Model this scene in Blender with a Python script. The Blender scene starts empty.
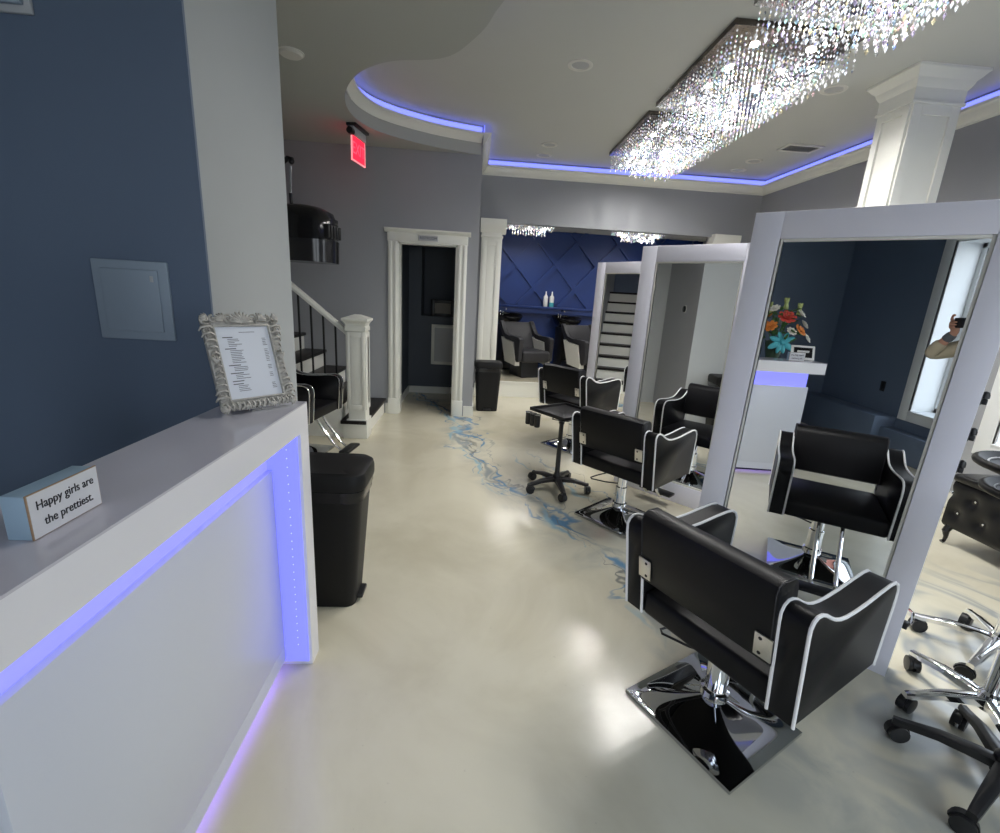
import bpy, bmesh, math, random
from mathutils import Vector, Matrix
random.seed(7)
S = bpy.context.scene
C = S.collection
PI = math.pi

# ------------------------------------------------------------------ materials
def lin(c):
    return tuple(((v / 12.92) if v <= 0.04045 else ((v + 0.055) / 1.055) ** 2.4) for v in c)
def rgb(r, g, b):
    return lin((r / 255, g / 255, b / 255)) + (1,)
MATS = {}
def mat(name, col, rough=0.5, metal=0.0, spec=0.5, emit=None, estr=0.0, coat=0.0, trans=0.0, ior=1.45,
        noise=0.0, nscale=20.0, bump=0.0, bscale=200.0, alpha=1.0):
    if name in MATS:
        return MATS[name]
    m = bpy.data.materials.new(name); m.use_nodes = True
    nt = m.node_tree; p = nt.nodes['Principled BSDF']
    p.inputs['Base Color'].default_value = col
    p.inputs['Roughness'].default_value = rough
    p.inputs['Metallic'].default_value = metal
    p.inputs['Specular IOR Level'].default_value = spec
    p.inputs['Coat Weight'].default_value = coat
    p.inputs['Transmission Weight'].default_value = trans
    p.inputs['IOR'].default_value = ior
    p.inputs['Alpha'].default_value = alpha
    if emit:
        p.inputs['Emission Color'].default_value = emit
        p.inputs['Emission Strength'].default_value = estr
    tc = nt.nodes.new('ShaderNodeTexCoord')
    if noise > 0:
        n = nt.nodes.new('ShaderNodeTexNoise'); n.inputs['Scale'].default_value = nscale; n.inputs['Detail'].default_value = 4
        mx = nt.nodes.new('ShaderNodeMix'); mx.data_type = 'RGBA'
        nt.links.new(tc.outputs['Object'], n.inputs['Vector'])
        nt.links.new(n.outputs['Fac'], mx.inputs['Factor'])
        mx.inputs['A'].default_value = tuple(max(0, c * (1 - noise)) for c in col[:3]) + (1,)
        mx.inputs['B'].default_value = tuple(min(1, c * (1 + noise)) for c in col[:3]) + (1,)
        nt.links.new(mx.outputs['Result'], p.inputs['Base Color'])
    if bump > 0:
        n2 = nt.nodes.new('ShaderNodeTexNoise'); n2.inputs['Scale'].default_value = bscale
        b = nt.nodes.new('ShaderNodeBump'); b.inputs['Strength'].default_value = bump; b.inputs['Distance'].default_value = 0.002
        nt.links.new(tc.outputs['Object'], n2.inputs['Vector'])
        nt.links.new(n2.outputs['Fac'], b.inputs['Height'])
        nt.links.new(b.outputs['Normal'], p.inputs['Normal'])
    MATS[name] = m
    return m

GREY = mat('grey wall paint', (0.325, 0.335, 0.355, 1), 0.6, noise=0.03, nscale=3)
PALE = mat('pale grey wall paint', (0.42, 0.44, 0.44, 1), 0.6, noise=0.03, nscale=3)
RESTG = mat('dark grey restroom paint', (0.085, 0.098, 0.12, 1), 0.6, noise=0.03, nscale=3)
SLATE = mat('slate blue wall paint', (0.125, 0.165, 0.235, 1), 0.5, noise=0.04, nscale=3)
BLUE = mat('royal blue wall paint', (0.007, 0.030, 0.155, 1), 0.4, noise=0.05, nscale=3)
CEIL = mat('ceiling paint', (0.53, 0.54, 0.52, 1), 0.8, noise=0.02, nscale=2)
CEIL2 = mat('dimmed ceiling paint', (0.42, 0.43, 0.41, 1), 0.8, noise=0.02, nscale=2)  # ceiling paint darkened; the low ceiling's dimmer light is in the colour
TRIM = mat('white trim paint', (0.78, 0.78, 0.72, 1), 0.35, noise=0.02, nscale=4)
MFRAME = mat('white mirror frame lacquer', (0.80, 0.80, 0.88, 1), 0.35, noise=0.02, nscale=4)
WHITE = mat('white gloss laminate', (0.79, 0.79, 0.83, 1), 0.12, noise=0.015, nscale=3)
PANELG = mat('matte white laminate', (0.62, 0.65, 0.72, 1), 0.35, noise=0.02, nscale=3)
COUNTER = mat('counter gloss', (0.56, 0.55, 0.62, 1), 0.08, noise=0.02, nscale=3)
LEATHER = mat('black leather', (0.007, 0.007, 0.008, 1), 0.42, spec=0.22, noise=0.15, nscale=30, bump=0.12, bscale=500)
TRAYB = mat('matte black tray', (0.005, 0.005, 0.005, 1), 0.5, spec=0.2, noise=0.1)
LEATHER2 = mat('tufted black leather', (0.006, 0.006, 0.007, 1), 0.3, spec=0.35, noise=0.15, nscale=30, bump=0.1, bscale=400)
GREYLEATHER = mat('charcoal leather', (0.028, 0.028, 0.031, 1), 0.42, spec=0.35, noise=0.1, nscale=30, bump=0.1, bscale=400)
PIPING = mat('white piping', (0.80, 0.80, 0.80, 1), 0.4, noise=0.03, nscale=60)
CHROME = mat('chrome', (0.86, 0.87, 0.88, 1), 0.06, metal=1.0, noise=0.02, nscale=8)
DCHROME = mat('polished base chrome', (0.50, 0.51, 0.53, 1), 0.03, metal=1.0, noise=0.03, nscale=8)
STEEL = mat('brushed steel', (0.70, 0.68, 0.64, 1), 0.3, metal=1.0, noise=0.05, nscale=90)
BPLAST = mat('black plastic', (0.013, 0.013, 0.014, 1), 0.35, noise=0.1, nscale=20)
BGLOSS = mat('glossy black plastic', (0.008, 0.008, 0.009, 1), 0.12, noise=0.1, nscale=20)
SMOKE = mat('smoked plastic', (0.02, 0.02, 0.022, 1), 0.15, noise=0.1, nscale=20)
BINMAT = mat('matte black bin plastic', (0.009, 0.009, 0.009, 1), 0.5, spec=0.3, noise=0.1, nscale=40, bump=0.05)
MIRROR = mat('mirror glass', (0.93, 0.94, 0.94, 1), 0.0, metal=1.0)
DARKWOOD = mat('dark stained tread', (0.012, 0.010, 0.009, 1), 0.45, spec=0.3, noise=0.3, nscale=25)
IRON = mat('black iron', (0.010, 0.010, 0.010, 1), 0.45, noise=0.1, nscale=30)
LED = mat('violet recess glow', (0.2, 0.2, 0.9, 1), 0.5, emit=(0.25, 0.26, 1.0, 1), estr=0.85)
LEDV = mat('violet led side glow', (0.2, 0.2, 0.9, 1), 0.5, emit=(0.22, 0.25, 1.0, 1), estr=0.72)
LEDF = mat('violet floor led', (0.2, 0.2, 0.9, 1), 0.5, emit=(0.34, 0.24, 1.0, 1), estr=5.0)
LEDC = mat('violet cove led', (0.2, 0.2, 0.9, 1), 0.5, emit=(0.20, 0.24, 1.0, 1), estr=1.3)
REDLIT = mat('red lit acrylic', (0.7, 0.02, 0.04, 1), 0.3, emit=(1.0, 0.015, 0.05, 1), estr=1.3)
REDEDGE = mat('pale red acrylic edge', (0.9, 0.4, 0.4, 1), 0.3, emit=(1.0, 0.3, 0.33, 1), estr=0.8)
REDTXT = mat('bright red lit letters', (0.9, 0.3, 0.3, 1), 0.3, emit=(1.0, 0.03, 0.07, 1), estr=1.5)
INK = mat('black ink', (0.02, 0.02, 0.025, 1), 0.7, noise=0.05)
GINK = mat('grey ink', (0.12, 0.12, 0.14, 1), 0.7, noise=0.05)
PAPER = mat('white paper', (0.74, 0.77, 0.83, 1), 0.25, noise=0.01, nscale=5)
SIGNW = mat('white painted wood', (0.66, 0.67, 0.70, 1), 0.6, noise=0.03, nscale=12)
SIGNB = mat('pale blue painted wood', (0.29, 0.41, 0.52, 1), 0.6, noise=0.06, nscale=12)
RAWEDGE = mat('worn wood edge', (0.33, 0.22, 0.13, 1), 0.7, noise=0.2, nscale=60)
ORNATE = mat('antique silver', (0.47, 0.45, 0.41, 1), 0.42, metal=0.25, noise=0.35, nscale=70)
PBOX = mat('grey blue painted steel', (0.29, 0.35, 0.42, 1), 0.5, noise=0.02, nscale=6)
LGREY = mat('light grey plastic', (0.45, 0.46, 0.47, 1), 0.45, noise=0.03, nscale=10)
OFFW = mat('off white plastic', (0.66, 0.65, 0.61, 1), 0.5, noise=0.02, nscale=10)
GLASSY = mat('clear glass', (0.95, 0.97, 0.97, 1), 0.02, trans=1.0, ior=1.45)
GREEN = mat('leaf green', (0.05, 0.13, 0.03, 1), 0.55, noise=0.3, nscale=40)
PGREEN = mat('pale lily green', (0.45, 0.52, 0.20, 1), 0.55, noise=0.2, nscale=40)
ORANGE = mat('orange petals', (0.75, 0.25, 0.05, 1), 0.6, noise=0.2, nscale=40)
REDP = mat('red petals', (0.62, 0.07, 0.05, 1), 0.6, noise=0.2, nscale=40)
WHITEP = mat('white petals', (0.80, 0.78, 0.70, 1), 0.6, noise=0.05, nscale=40)
AQUA = mat('aqua ribbon', (0.10, 0.52, 0.60, 1), 0.35, noise=0.12, nscale=30)
SKIN = mat('skin', (0.42, 0.22, 0.15, 1), 0.5, noise=0.08, nscale=20)
KHAKI = mat('khaki jacket cloth', (0.40, 0.35, 0.25, 1), 0.8, noise=0.08, nscale=30, bump=0.2, bscale=120)
CUFF = mat('grey knit cuff', (0.10, 0.11, 0.12, 1), 0.9, noise=0.15, nscale=90)
DENIM = mat('dark denim', (0.03, 0.04, 0.07, 1), 0.85, noise=0.15, nscale=80)
HAIR = mat('dark hair', (0.02, 0.014, 0.010, 1), 0.6, noise=0.2, nscale=60)
BRICK = mat('red brick wall', (0.30, 0.12, 0.09, 1), 0.85, noise=0.2, nscale=12)
ASPHALT = mat('pale concrete paving', (0.40, 0.40, 0.39, 1), 0.9, noise=0.1, nscale=3)
BRONZE = mat('bronze mirror steel', (0.16, 0.14, 0.125, 1), 0.18, metal=1.0, noise=0.05, nscale=10)
WFRAME = mat('white window paint', (0.76, 0.78, 0.78, 1), 0.4, noise=0.02, nscale=6)
DARKSASH = mat('dark window sash', (0.03, 0.035, 0.05, 1), 0.4, noise=0.05)
WHITEB = mat('white bottle plastic', (0.78, 0.78, 0.76, 1), 0.3, noise=0.02, nscale=30)
TEALB = mat('teal label', (0.06, 0.36, 0.42, 1), 0.4, noise=0.03, nscale=30)
SCREEN = mat('dark screen glass', (0.01, 0.01, 0.012, 1), 0.08, noise=0.05)
BLUETOWEL = mat('navy towel', (0.02, 0.05, 0.16, 1), 0.9, noise=0.2, nscale=60)
BULB = mat('led spot lens', (1, 1, 1, 1), 0.3, emit=(1.0, 0.97, 0.92, 1), estr=14)
VENT = mat('vent louvre shade', (0.10, 0.09, 0.08, 1), 0.6, noise=0.1)

def floor_material():
    m = bpy.data.materials.new('cream epoxy floor'); m.use_nodes = True
    nt = m.node_tree; N = nt.nodes; L = nt.links; p = N['Principled BSDF']
    tc = N.new('ShaderNodeTexCoord'); sep = N.new('ShaderNodeSeparateXYZ'); L.new(tc.outputs['Object'], sep.inputs[0])
    def math_(op, a, b=None, c=None):
        n = N.new('ShaderNodeMath'); n.operation = op
        for i, v in enumerate((a, b, c)):
            if v is None: continue
            if isinstance(v, (int, float)): n.inputs[i].default_value = v
            else: L.new(v, n.inputs[i])
        return n.outputs[0]
    def noise(scale, detail=4, dist=0.0, off=0.0, rough=0.55):
        n = N.new('ShaderNodeTexNoise'); n.inputs['Scale'].default_value = scale; n.inputs['Detail'].default_value = detail
        n.inputs['Distortion'].default_value = dist; n.inputs['Roughness'].default_value = rough
        mp = N.new('ShaderNodeMapping'); mp.inputs['Location'].default_value = (off, off * 0.7, off)
        L.new(tc.outputs['Object'], mp.inputs[0]); L.new(mp.outputs[0], n.inputs['Vector'])
        return n.outputs['Fac']
    def smooth(v, lo, hi):
        n = N.new('ShaderNodeMapRange'); n.interpolation_type = 'SMOOTHSTEP'
        L.new(v, n.inputs['Value']); n.inputs['From Min'].default_value = lo; n.inputs['From Max'].default_value = hi
        return n.outputs['Result']
    def mix(f, a, b):
        n = N.new('ShaderNodeMix'); n.data_type = 'RGBA'
        if isinstance(f, (int, float)): n.inputs['Factor'].default_value = f
        else: L.new(f, n.inputs['Factor'])
        for k, v in (('A', a), ('B', b)):
            if isinstance(v, tuple): n.inputs[k].default_value = v
            else: L.new(v, n.inputs[k])
        return n.outputs['Result']
    X, Y = sep.outputs[0], sep.outputs[1]
    # centre line of the vein stream as a function of Y
    fc = N.new('ShaderNodeFloatCurve')
    L.new(math_('DIVIDE', Y, 8.0), fc.inputs['Value'])
    pts = [(0.0, 1.5), (1.3, 1.15), (2.07, 0.95), (2.4, 0.90), (2.7, 0.73), (3.2, 0.53), (3.7, 0.27), (4.1, 0.07), (4.6, -0.06), (5.1, -0.04), (5.6, -0.18), (6.5, -0.57), (8.0, -0.85)]
    cu = fc.mapping.curves[0]
    cu.points[0].location = (pts[0][0] / 8, (pts[0][1] + 1) / 4)
    cu.points[-1].location = (1.0, (pts[-1][1] + 1) / 4)
    for a, b in pts[1:-1]:
        cu.points.new(a / 8, (b + 1) / 4)
    fc.mapping.update()
    cx = math_('SUBTRACT', math_('MULTIPLY', fc.outputs[0], 4.0), 1.0)
    warp = math_('MULTIPLY', math_('SUBTRACT', noise(1.3, 2, 0.4, 8.0), 0.5), 0.55)
    sx = math_('ADD', math_('SUBTRACT', X, cx), warp)
    cloud = smooth(noise(1.3, 6, 0.8, 5.0), 0.30, 0.66)
    base = mix(cloud, (0.585, 0.540, 0.405, 1), (0.700, 0.660, 0.520, 1))
    speck = smooth(noise(55, 2, 0, 2.0), 0.745, 0.76)
    d = math_('ABSOLUTE', sx)
    zone = math_('SUBTRACT', 1.0, smooth(d, 0.06, 0.34))
    c3 = mix(math_('MULTIPLY', math_('MULTIPLY', zone, smooth(noise(3.5, 5, 1.0, 31.0), 0.42, 0.68)), 0.45), base, (0.33, 0.35, 0.33, 1))
    GB, BL, SK, DG = (0.24, 0.28, 0.29, 1), (0.10, 0.25, 0.42, 1), (0.26, 0.45, 0.56, 1), (0.17, 0.18, 0.18, 1)
    for i, (off, amp, sc, wd, st, colr) in enumerate(((0.00, 0.22, 2.0, 0.030, 0.85, GB), (0.06, 0.30, 2.6, 0.020, 0.9, BL), (-0.08, 0.34, 2.2, 0.022, 0.8, SK), (0.02, 0.40, 3.4, 0.014, 0.8, DG),
                                                   (-0.04, 0.55, 3.0, 0.012, 0.7, BL), (0.12, 0.60, 1.8, 0.012, 0.6, GB), (0.45, 0.55, 1.7, 0.016, 0.65, SK), (0.62, 0.60, 2.1, 0.014, 0.6, BL), (0.55, 0.8, 2.5, 0.010, 0.5, DG))):
        ln = math_('ABSOLUTE', math_('ADD', math_('SUBTRACT', sx, off), math_('MULTIPLY', math_('SUBTRACT', noise(sc, 3, 0.7, 11.0 * i + 3.0), 0.5), amp * 1.6)))
        wv = math_('MULTIPLY', smooth(noise(2.8, 3, 0.4, 7.0 * i + 50.0), 0.36, 0.66), wd * 3.0)
        f = math_('SUBTRACT', 1.0, smooth(math_('DIVIDE', ln, math_('ADD', wv, 0.0015)), 0.15, 1.0))
        f = math_('MULTIPLY', f, smooth(noise(1.6, 2, 0.0, 5.0 * i + 90.0), 0.36, 0.52))
        if off > 0.3: f = math_('MULTIPLY', f, math_('SUBTRACT', 1.0, smooth(Y, 3.9, 4.6)))
        f = math_('MULTIPLY', f, smooth(Y, 1.65, 2.15))
        c3 = mix(math_('MULTIPLY', f, st), c3, colr)
    c5 = c3
    def vein(sc, off, w, dist=1.2):
        v = math_('ABSOLUTE', math_('SUBTRACT', noise(sc, 3, dist, off), 0.5))
        return math_('SUBTRACT', 1.0, smooth(v, 0.0, w))
    # grey marbling by the stools
    sz = math_('MULTIPLY', smooth(X, 1.2, 1.8), math_('SUBTRACT', 1.0, smooth(Y, 1.9, 2.7)))
    c6 = mix(math_('MULTIPLY', math_('MULTIPLY', sz, vein(1.5, 51.0, 0.07)), 0.7), c5, (0.24, 0.28, 0.32, 1))
    c7 = mix(math_('MULTIPLY', speck, 0.25), c6, (0.25, 0.22, 0.17, 1))
    L.new(c7, p.inputs['Base Color'])
    rr = math_('ADD', 0.12, math_('MULTIPLY', noise(3, 5, 0.3, 77.0), 0.14))
    L.new(rr, p.inputs['Roughness'])
    p.inputs['Specular IOR Level'].default_value = 0.55
    bp = N.new('ShaderNodeBump'); bp.inputs['Strength'].default_value = 0.06; bp.inputs['Distance'].default_value = 0.01
    L.new(noise(2.5, 3, 0, 60.0), bp.inputs['Height']); L.new(bp.outputs[0], p.inputs['Normal'])
    return m
FLOOR = floor_material()

def crystal_material():
    m = bpy.data.materials.new('cut crystal'); m.use_nodes = True
    nt = m.node_tree; N = nt.nodes; L = nt.links; p = N['Principled BSDF']
    g = N.new('ShaderNodeNewGeometry')
    ramp = N.new('ShaderNodeValToRGB'); ramp.color_ramp.interpolation = 'CONSTANT'
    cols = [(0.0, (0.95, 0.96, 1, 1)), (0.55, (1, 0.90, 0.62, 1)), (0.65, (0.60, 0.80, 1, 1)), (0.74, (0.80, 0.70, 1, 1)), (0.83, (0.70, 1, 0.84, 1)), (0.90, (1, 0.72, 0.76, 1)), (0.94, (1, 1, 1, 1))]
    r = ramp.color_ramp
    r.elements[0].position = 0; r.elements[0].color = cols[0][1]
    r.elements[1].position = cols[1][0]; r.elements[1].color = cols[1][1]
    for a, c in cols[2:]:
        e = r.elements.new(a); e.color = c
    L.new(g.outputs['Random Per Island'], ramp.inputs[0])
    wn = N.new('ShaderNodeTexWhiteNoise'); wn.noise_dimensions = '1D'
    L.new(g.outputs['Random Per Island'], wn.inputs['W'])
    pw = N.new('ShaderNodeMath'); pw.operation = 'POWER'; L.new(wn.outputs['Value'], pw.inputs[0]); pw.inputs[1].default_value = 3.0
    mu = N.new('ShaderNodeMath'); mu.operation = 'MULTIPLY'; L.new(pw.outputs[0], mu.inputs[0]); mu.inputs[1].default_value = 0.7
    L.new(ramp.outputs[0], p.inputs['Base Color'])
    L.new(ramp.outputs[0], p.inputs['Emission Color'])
    L.new(mu.outputs[0], p.inputs['Emission Strength'])  # random self-glow and tint per bead paint the sparkle in
    p.inputs['Metallic'].default_value = 0.85
    p.inputs['Roughness'].default_value = 0.08
    return m
CRYSTAL = crystal_material()

# ------------------------------------------------------------------ mesh helpers
def B():
    return bmesh.new()
def box(bm, c, s, bev=0.0, seg=2, M=None):
    r = bmesh.ops.create_cube(bm, size=1.0)
    vs = r['verts']
    for v in vs:
        v.co = Vector((v.co.x * s[0], v.co.y * s[1], v.co.z * s[2]))
    if bev > 0:
        es = list({e for v in vs for e in v.link_edges})
        o = bmesh.ops.bevel(bm, geom=es, offset=bev, segments=seg, affect='EDGES', profile=0.5)
        vs = list({v for f in o['faces'] for v in f.verts} | {v for v in vs if v.is_valid})
        # gather the whole island
        seen = set(vs); st = list(vs)
        while st:
            v = st.pop()
            for e in v.link_edges:
                w = e.other_vert(v)
                if w not in seen: seen.add(w); st.append(w)
        vs = list(seen)
    T = Matrix.Translation(c)
    if M is not None: T = T @ M.to_4x4()
    for v in vs: v.co = T @ v.co
    return vs
def bx(bm, x0, x1, y0, y1, z0, z1, bev=0.0, seg=2):
    return box(bm, ((x0 + x1) / 2, (y0 + y1) / 2, (z0 + z1) / 2), (abs(x1 - x0), abs(y1 - y0), abs(z1 - z0)), bev, seg)
def tube(bm, pts, r, n=10, cap=True, closed=False):
    pts = [Vector(p) for p in pts]
    rs = r if isinstance(r, (list, tuple)) else [r] * len(pts)
    rings = []
    up = None
    m = len(pts)
    for i, p in enumerate(pts):
        if closed: t = (pts[(i + 1) % m] - pts[i - 1])
        elif i == 0: t = pts[1] - pts[0]
        elif i == m - 1: t = pts[-1] - pts[-2]
        else: t = (pts[i + 1] - pts[i]).normalized() + (pts[i] - pts[i - 1]).normalized()
        if t.length < 1e-9: t = Vector((0, 0, 1))
        t.normalize()
        if up is None:
            up = Vector((0, 0, 1)) if abs(t.z) < 0.9 else Vector((1, 0, 0))
        a = t.cross(up)
        if a.length < 1e-6: a = t.orthogonal()
        a.normalize(); b = a.cross(t).normalized(); up = b
        rings.append([bm.verts.new(p + a * (math.cos(2 * PI * k / n) * rs[i]) + b * (math.sin(2 * PI * k / n) * rs[i])) for k in range(n)])
    for i in range(m - 1 + (1 if closed else 0)):
        A, D = rings[i], rings[(i + 1) % m]
        for k in range(n):
            bm.faces.new((A[k], A[(k + 1) % n], D[(k + 1) % n], D[k]))
    if cap and not closed:
        bm.faces.new(rings[0][::-1]); bm.faces.new(rings[-1])
def lathe(bm, prof, n=24, c=(0, 0, 0), M=None, capb=True, capt=True):
    T = Matrix.Translation(c)
    if M is not None: T = T @ M.to_4x4()
    rings = []
    for r, z in prof:
        rings.append([bm.verts.new(T @ Vector((r * math.cos(2 * PI * k / n), r * math.sin(2 * PI * k / n), z))) for k in range(n)])
    for A, D in zip(rings, rings[1:]):
        for k in range(n):
            bm.faces.new((A[k], A[(k + 1) % n], D[(k + 1) % n], D[k]))
    if capb: bm.faces.new(rings[0][::-1])
    if capt: bm.faces.new(rings[-1])
def loft(bm, rings, cap=True, closed=False):
    R = [[bm.verts.new(p) for p in r] for r in rings]
    n = len(R[0])
    for A, D in zip(R, R[1:] + ([R[0]] if closed else [])):
        for k in range(n):
            bm.faces.new((A[k], A[(k + 1) % n], D[(k + 1) % n], D[k]))
    if cap and not closed:
        bm.faces.new(R[0][::-1]); bm.faces.new(R[-1])
def prism(bm, poly, axis, a, b, bev=0.0, seg=2):
    """poly: 2-D outline in the two axes other than `axis`, extruded from a to b"""
    def P(u, v, w):
        return Vector((w, u, v)) if axis == 'x' else Vector((u, w, v)) if axis == 'y' else Vector((u, v, w))
    A = [bm.verts.new(P(u, v, a)) for u, v in poly]; D = [bm.verts.new(P(u, v, b)) for u, v in poly]
    n = len(poly)
    fa = bm.faces.new(A); fb = bm.faces.new(D[::-1])
    for k in range(n):
        bm.faces.new((A[k], D[k], D[(k + 1) % n], A[(k + 1) % n]))
    if bev > 0:
        es = list(fa.edges) + list(fb.edges)
        bmesh.ops.bevel(bm, geom=es, offset=bev, segments=seg, affect='EDGES', profile=0.5)
def ball(bm, c, r, seg=12, sc=(1, 1, 1), M=None):
    o = bmesh.ops.create_uvsphere(bm, u_segments=seg, v_segments=max(6, seg // 2), radius=r)
    T = Matrix.Translation(c)
    if M is not None: T = T @ M.to_4x4()
    for v in o['verts']:
        v.co = T @ Vector((v.co.x * sc[0], v.co.y * sc[1], v.co.z * sc[2]))
def sweep(bm, path, prof, side=1, closed=False):
    """prof: closed outline of (u, z); u is measured to the left (side=1) of the path"""
    n = len(path); rings = []
    P = [Vector((p[0], p[1], 0)) for p in path]
    for i in range(n):
        if closed: t0 = (P[i] - P[i - 1]).normalized(); t1 = (P[(i + 1) % n] - P[i]).normalized()
        else:
            t0 = (P[i] - P[i - 1]).normalized() if i else (P[1] - P[0]).normalized()
            t1 = (P[i + 1] - P[i]).normalized() if i < n - 1 else t0
        n0 = Vector((-t0.y, t0.x, 0)) * side; n1 = Vector((-t1.y, t1.x, 0)) * side
        nn = (n0 + n1)
        nn.normalize(); k = 1.0 / max(0.3, nn.dot(n0))
        rings.append([P[i] + nn * (u * k) + Vector((0, 0, z)) for u, z in prof])
    loft(bm, rings, cap=not closed, closed=closed)
def link(name, bm, m, parent=None, sharp=35, kind=None):
    bmesh.ops.remove_doubles(bm, verts=bm.verts, dist=1e-6)
    bmesh.ops.recalc_face_normals(bm, faces=bm.faces)
    me = bpy.data.meshes.new(name); bm.to_mesh(me); bm.free()
    for p in me.polygons: p.use_smooth = True
    me.set_sharp_from_angle(angle=math.radians(sharp))
    ms = m if isinstance(m, (list, tuple)) else [m]
    for q in ms: me.materials.append(q)
    o = bpy.data.objects.new(name, me); C.objects.link(o)
    if parent: o.parent = parent
    if kind: o['kind'] = kind
    return o
def struct(name, bm, m, parent=None, sharp=35):
    return link(name, bm, m, parent, sharp, None if parent else 'structure')
def thing(name, label, cat, loc=(0, 0, 0), rz=0.0, group=None):
    o = bpy.data.objects.new(name, None); C.objects.link(o)
    o.empty_display_size = 0.1
    o.location = loc; o.rotation_euler = (0, 0, rz); o['label'] = label; o['category'] = cat
    if group: o['group'] = group
    return o
def tag(o, label, cat, group=None):
    o['label'] = label; o['category'] = cat
    if group: o['group'] = group
    return o
def dup(root, loc, rz, label, group=None, skip=()):
    r = root.copy(); C.objects.link(r); r.location = loc; r.rotation_euler = (0, 0, rz); r['label'] = label
    if group: r['group'] = group
    for ch in list(root.children):
        if ch.name.split('.')[0] in skip: continue
        c = ch.copy(); C.objects.link(c); c.parent = r
        for g in list(ch.children):
            d = g.copy(); C.objects.link(d); d.parent = c
    return r
def text(name, s, size, m, parent, loc, rot, align='CENTER', ext=0.0004, xs=1.0):
    cu = bpy.data.curves.new(name, 'FONT'); cu.body = s; cu.size = size; cu.align_x = align; cu.align_y = 'CENTER'; cu.extrude = ext
    t = bpy.data.objects.new(name, cu); C.objects.link(t); cu.materials.append(m)
    bpy.context.view_layer.update()
    me = bpy.data.meshes.new_from_object(t.evaluated_get(bpy.context.evaluated_depsgraph_get()))
    bpy.data.objects.remove(t); bpy.data.curves.remove(cu)
    o = bpy.data.objects.new(name, me); C.objects.link(o)
    if not me.materials: me.materials.append(m)
    o.parent = parent; o.location = loc; o.rotation_euler = rot; o.scale = (xs, 1, 1)
    return o
def wall(name, axis, c0, c1, u0, u1, z0, z1, holes, m, parent=None):
    """axis 'x': wall lies in a plane x=const (thickness c0..c1), u is y.  axis 'y' the other way."""
    us = sorted({u0, u1, *[h[0] for h in holes], *[h[1] for h in holes]}); zs = sorted({z0, z1, *[h[2] for h in holes], *[h[3] for h in holes]})
    bm = B()
    for a, b in zip(us, us[1:]):
        for c, d in zip(zs, zs[1:]):
            mu, mz = (a + b) / 2, (c + d) / 2
            if any(h[0] < mu < h[1] and h[2] < mz < h[3] for h in holes): continue
            if axis == 'x': bx(bm, c0, c1, a, b, c, d)
            else: bx(bm, a, b, c0, c1, c, d)
    return struct(name, bm, m, parent)

# ------------------------------------------------------------------ camera
CAMH = 1.5
R = Matrix(((0.99706, 0.04168, 0.0645), (-0.05208, -0.25400, 0.96580), (0.05666, -0.96630, -0.25108)))
cam = bpy.data.cameras.new('camera'); cam.sensor_width = 36; cam.lens = 464 * 36 / 1000; cam.clip_start = 0.01
co = bpy.data.objects.new('camera', cam); C.objects.link(co); S.camera = co
xr = Vector(R.col[0]).normalized(); zb = -Vector(R.col[2]).normalized(); yu = zb.cross(xr).normalized(); xr = yu.cross(zb)
CM = Matrix((xr, yu, zb)).transposed()
co.matrix_world = Matrix.Translation((0, 0, CAMH)) @ CM.to_4x4()

# ------------------------------------------------------------------ setting: floor, ceiling, walls
FX0, FX1, FY0, FY1 = -3.4, 4.02, -1.1, 7.06
bm = B(); bx(bm, FX0, FX1 + 0.1, FY0 - 0.2, FY1, -0.08, 0.0); struct('floor', bm, FLOOR)

LOWZ, UPZ = 3.0, 3.29
curve = [(4.02, 0.70), (2.6, 0.78), (1.8, 0.98), (1.15, 1.38), (0.72, 1.86), (0.36, 2.38), (0.092, 2.90), (0.0, 3.17), (-0.096, 3.36), (-0.19, 3.51), (-0.299, 3.60),
         (-0.43, 3.645), (-0.571, 3.675), (-0.69, 3.73), (-0.80, 3.815), (-0.90, 3.92), (-0.986, 4.05), (-1.06, 4.20), (-1.12, 4.36), (-1.165, 4.57), (-1.172, 4.78), (-1.13, 4.99),
         (-1.043, 5.16), (-0.94, 5.27), (-0.83, 5.36), (-0.64, 5.48), (-0.44, 5.58), (-0.22, 5.66), (0.0, 5.72)]
def catmull(P, k=3):
    out = []
    for i in range(len(P) - 1):
        p0 = Vector(P[max(0, i - 1)]); p1 = Vector(P[i]); p2 = Vector(P[i + 1]); p3 = Vector(P[min(len(P) - 1, i + 2)])
        for j in range(k):
            t = j / k
            out.append(tuple(0.5 * ((2 * p1) + (p2 - p0) * t + (2 * p0 - 5 * p1 + 4 * p2 - p3) * t * t + (3 * p1 - p0 - 3 * p2 + p3) * t ** 3)))
    out.append(tuple(P[-1])); return out
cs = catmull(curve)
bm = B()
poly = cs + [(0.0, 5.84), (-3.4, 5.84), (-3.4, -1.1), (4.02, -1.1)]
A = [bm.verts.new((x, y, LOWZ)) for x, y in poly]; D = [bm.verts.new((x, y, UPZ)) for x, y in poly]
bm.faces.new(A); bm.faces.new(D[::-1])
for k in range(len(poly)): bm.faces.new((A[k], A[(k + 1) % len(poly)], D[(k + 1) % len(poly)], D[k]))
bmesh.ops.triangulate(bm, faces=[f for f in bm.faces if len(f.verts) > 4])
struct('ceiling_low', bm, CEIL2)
bm = B(); bx(bm, FX0, FX1 + 0.1, FY0, 7.1, UPZ, UPZ + 0.1); struct('ceiling', bm, CEIL)

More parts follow.
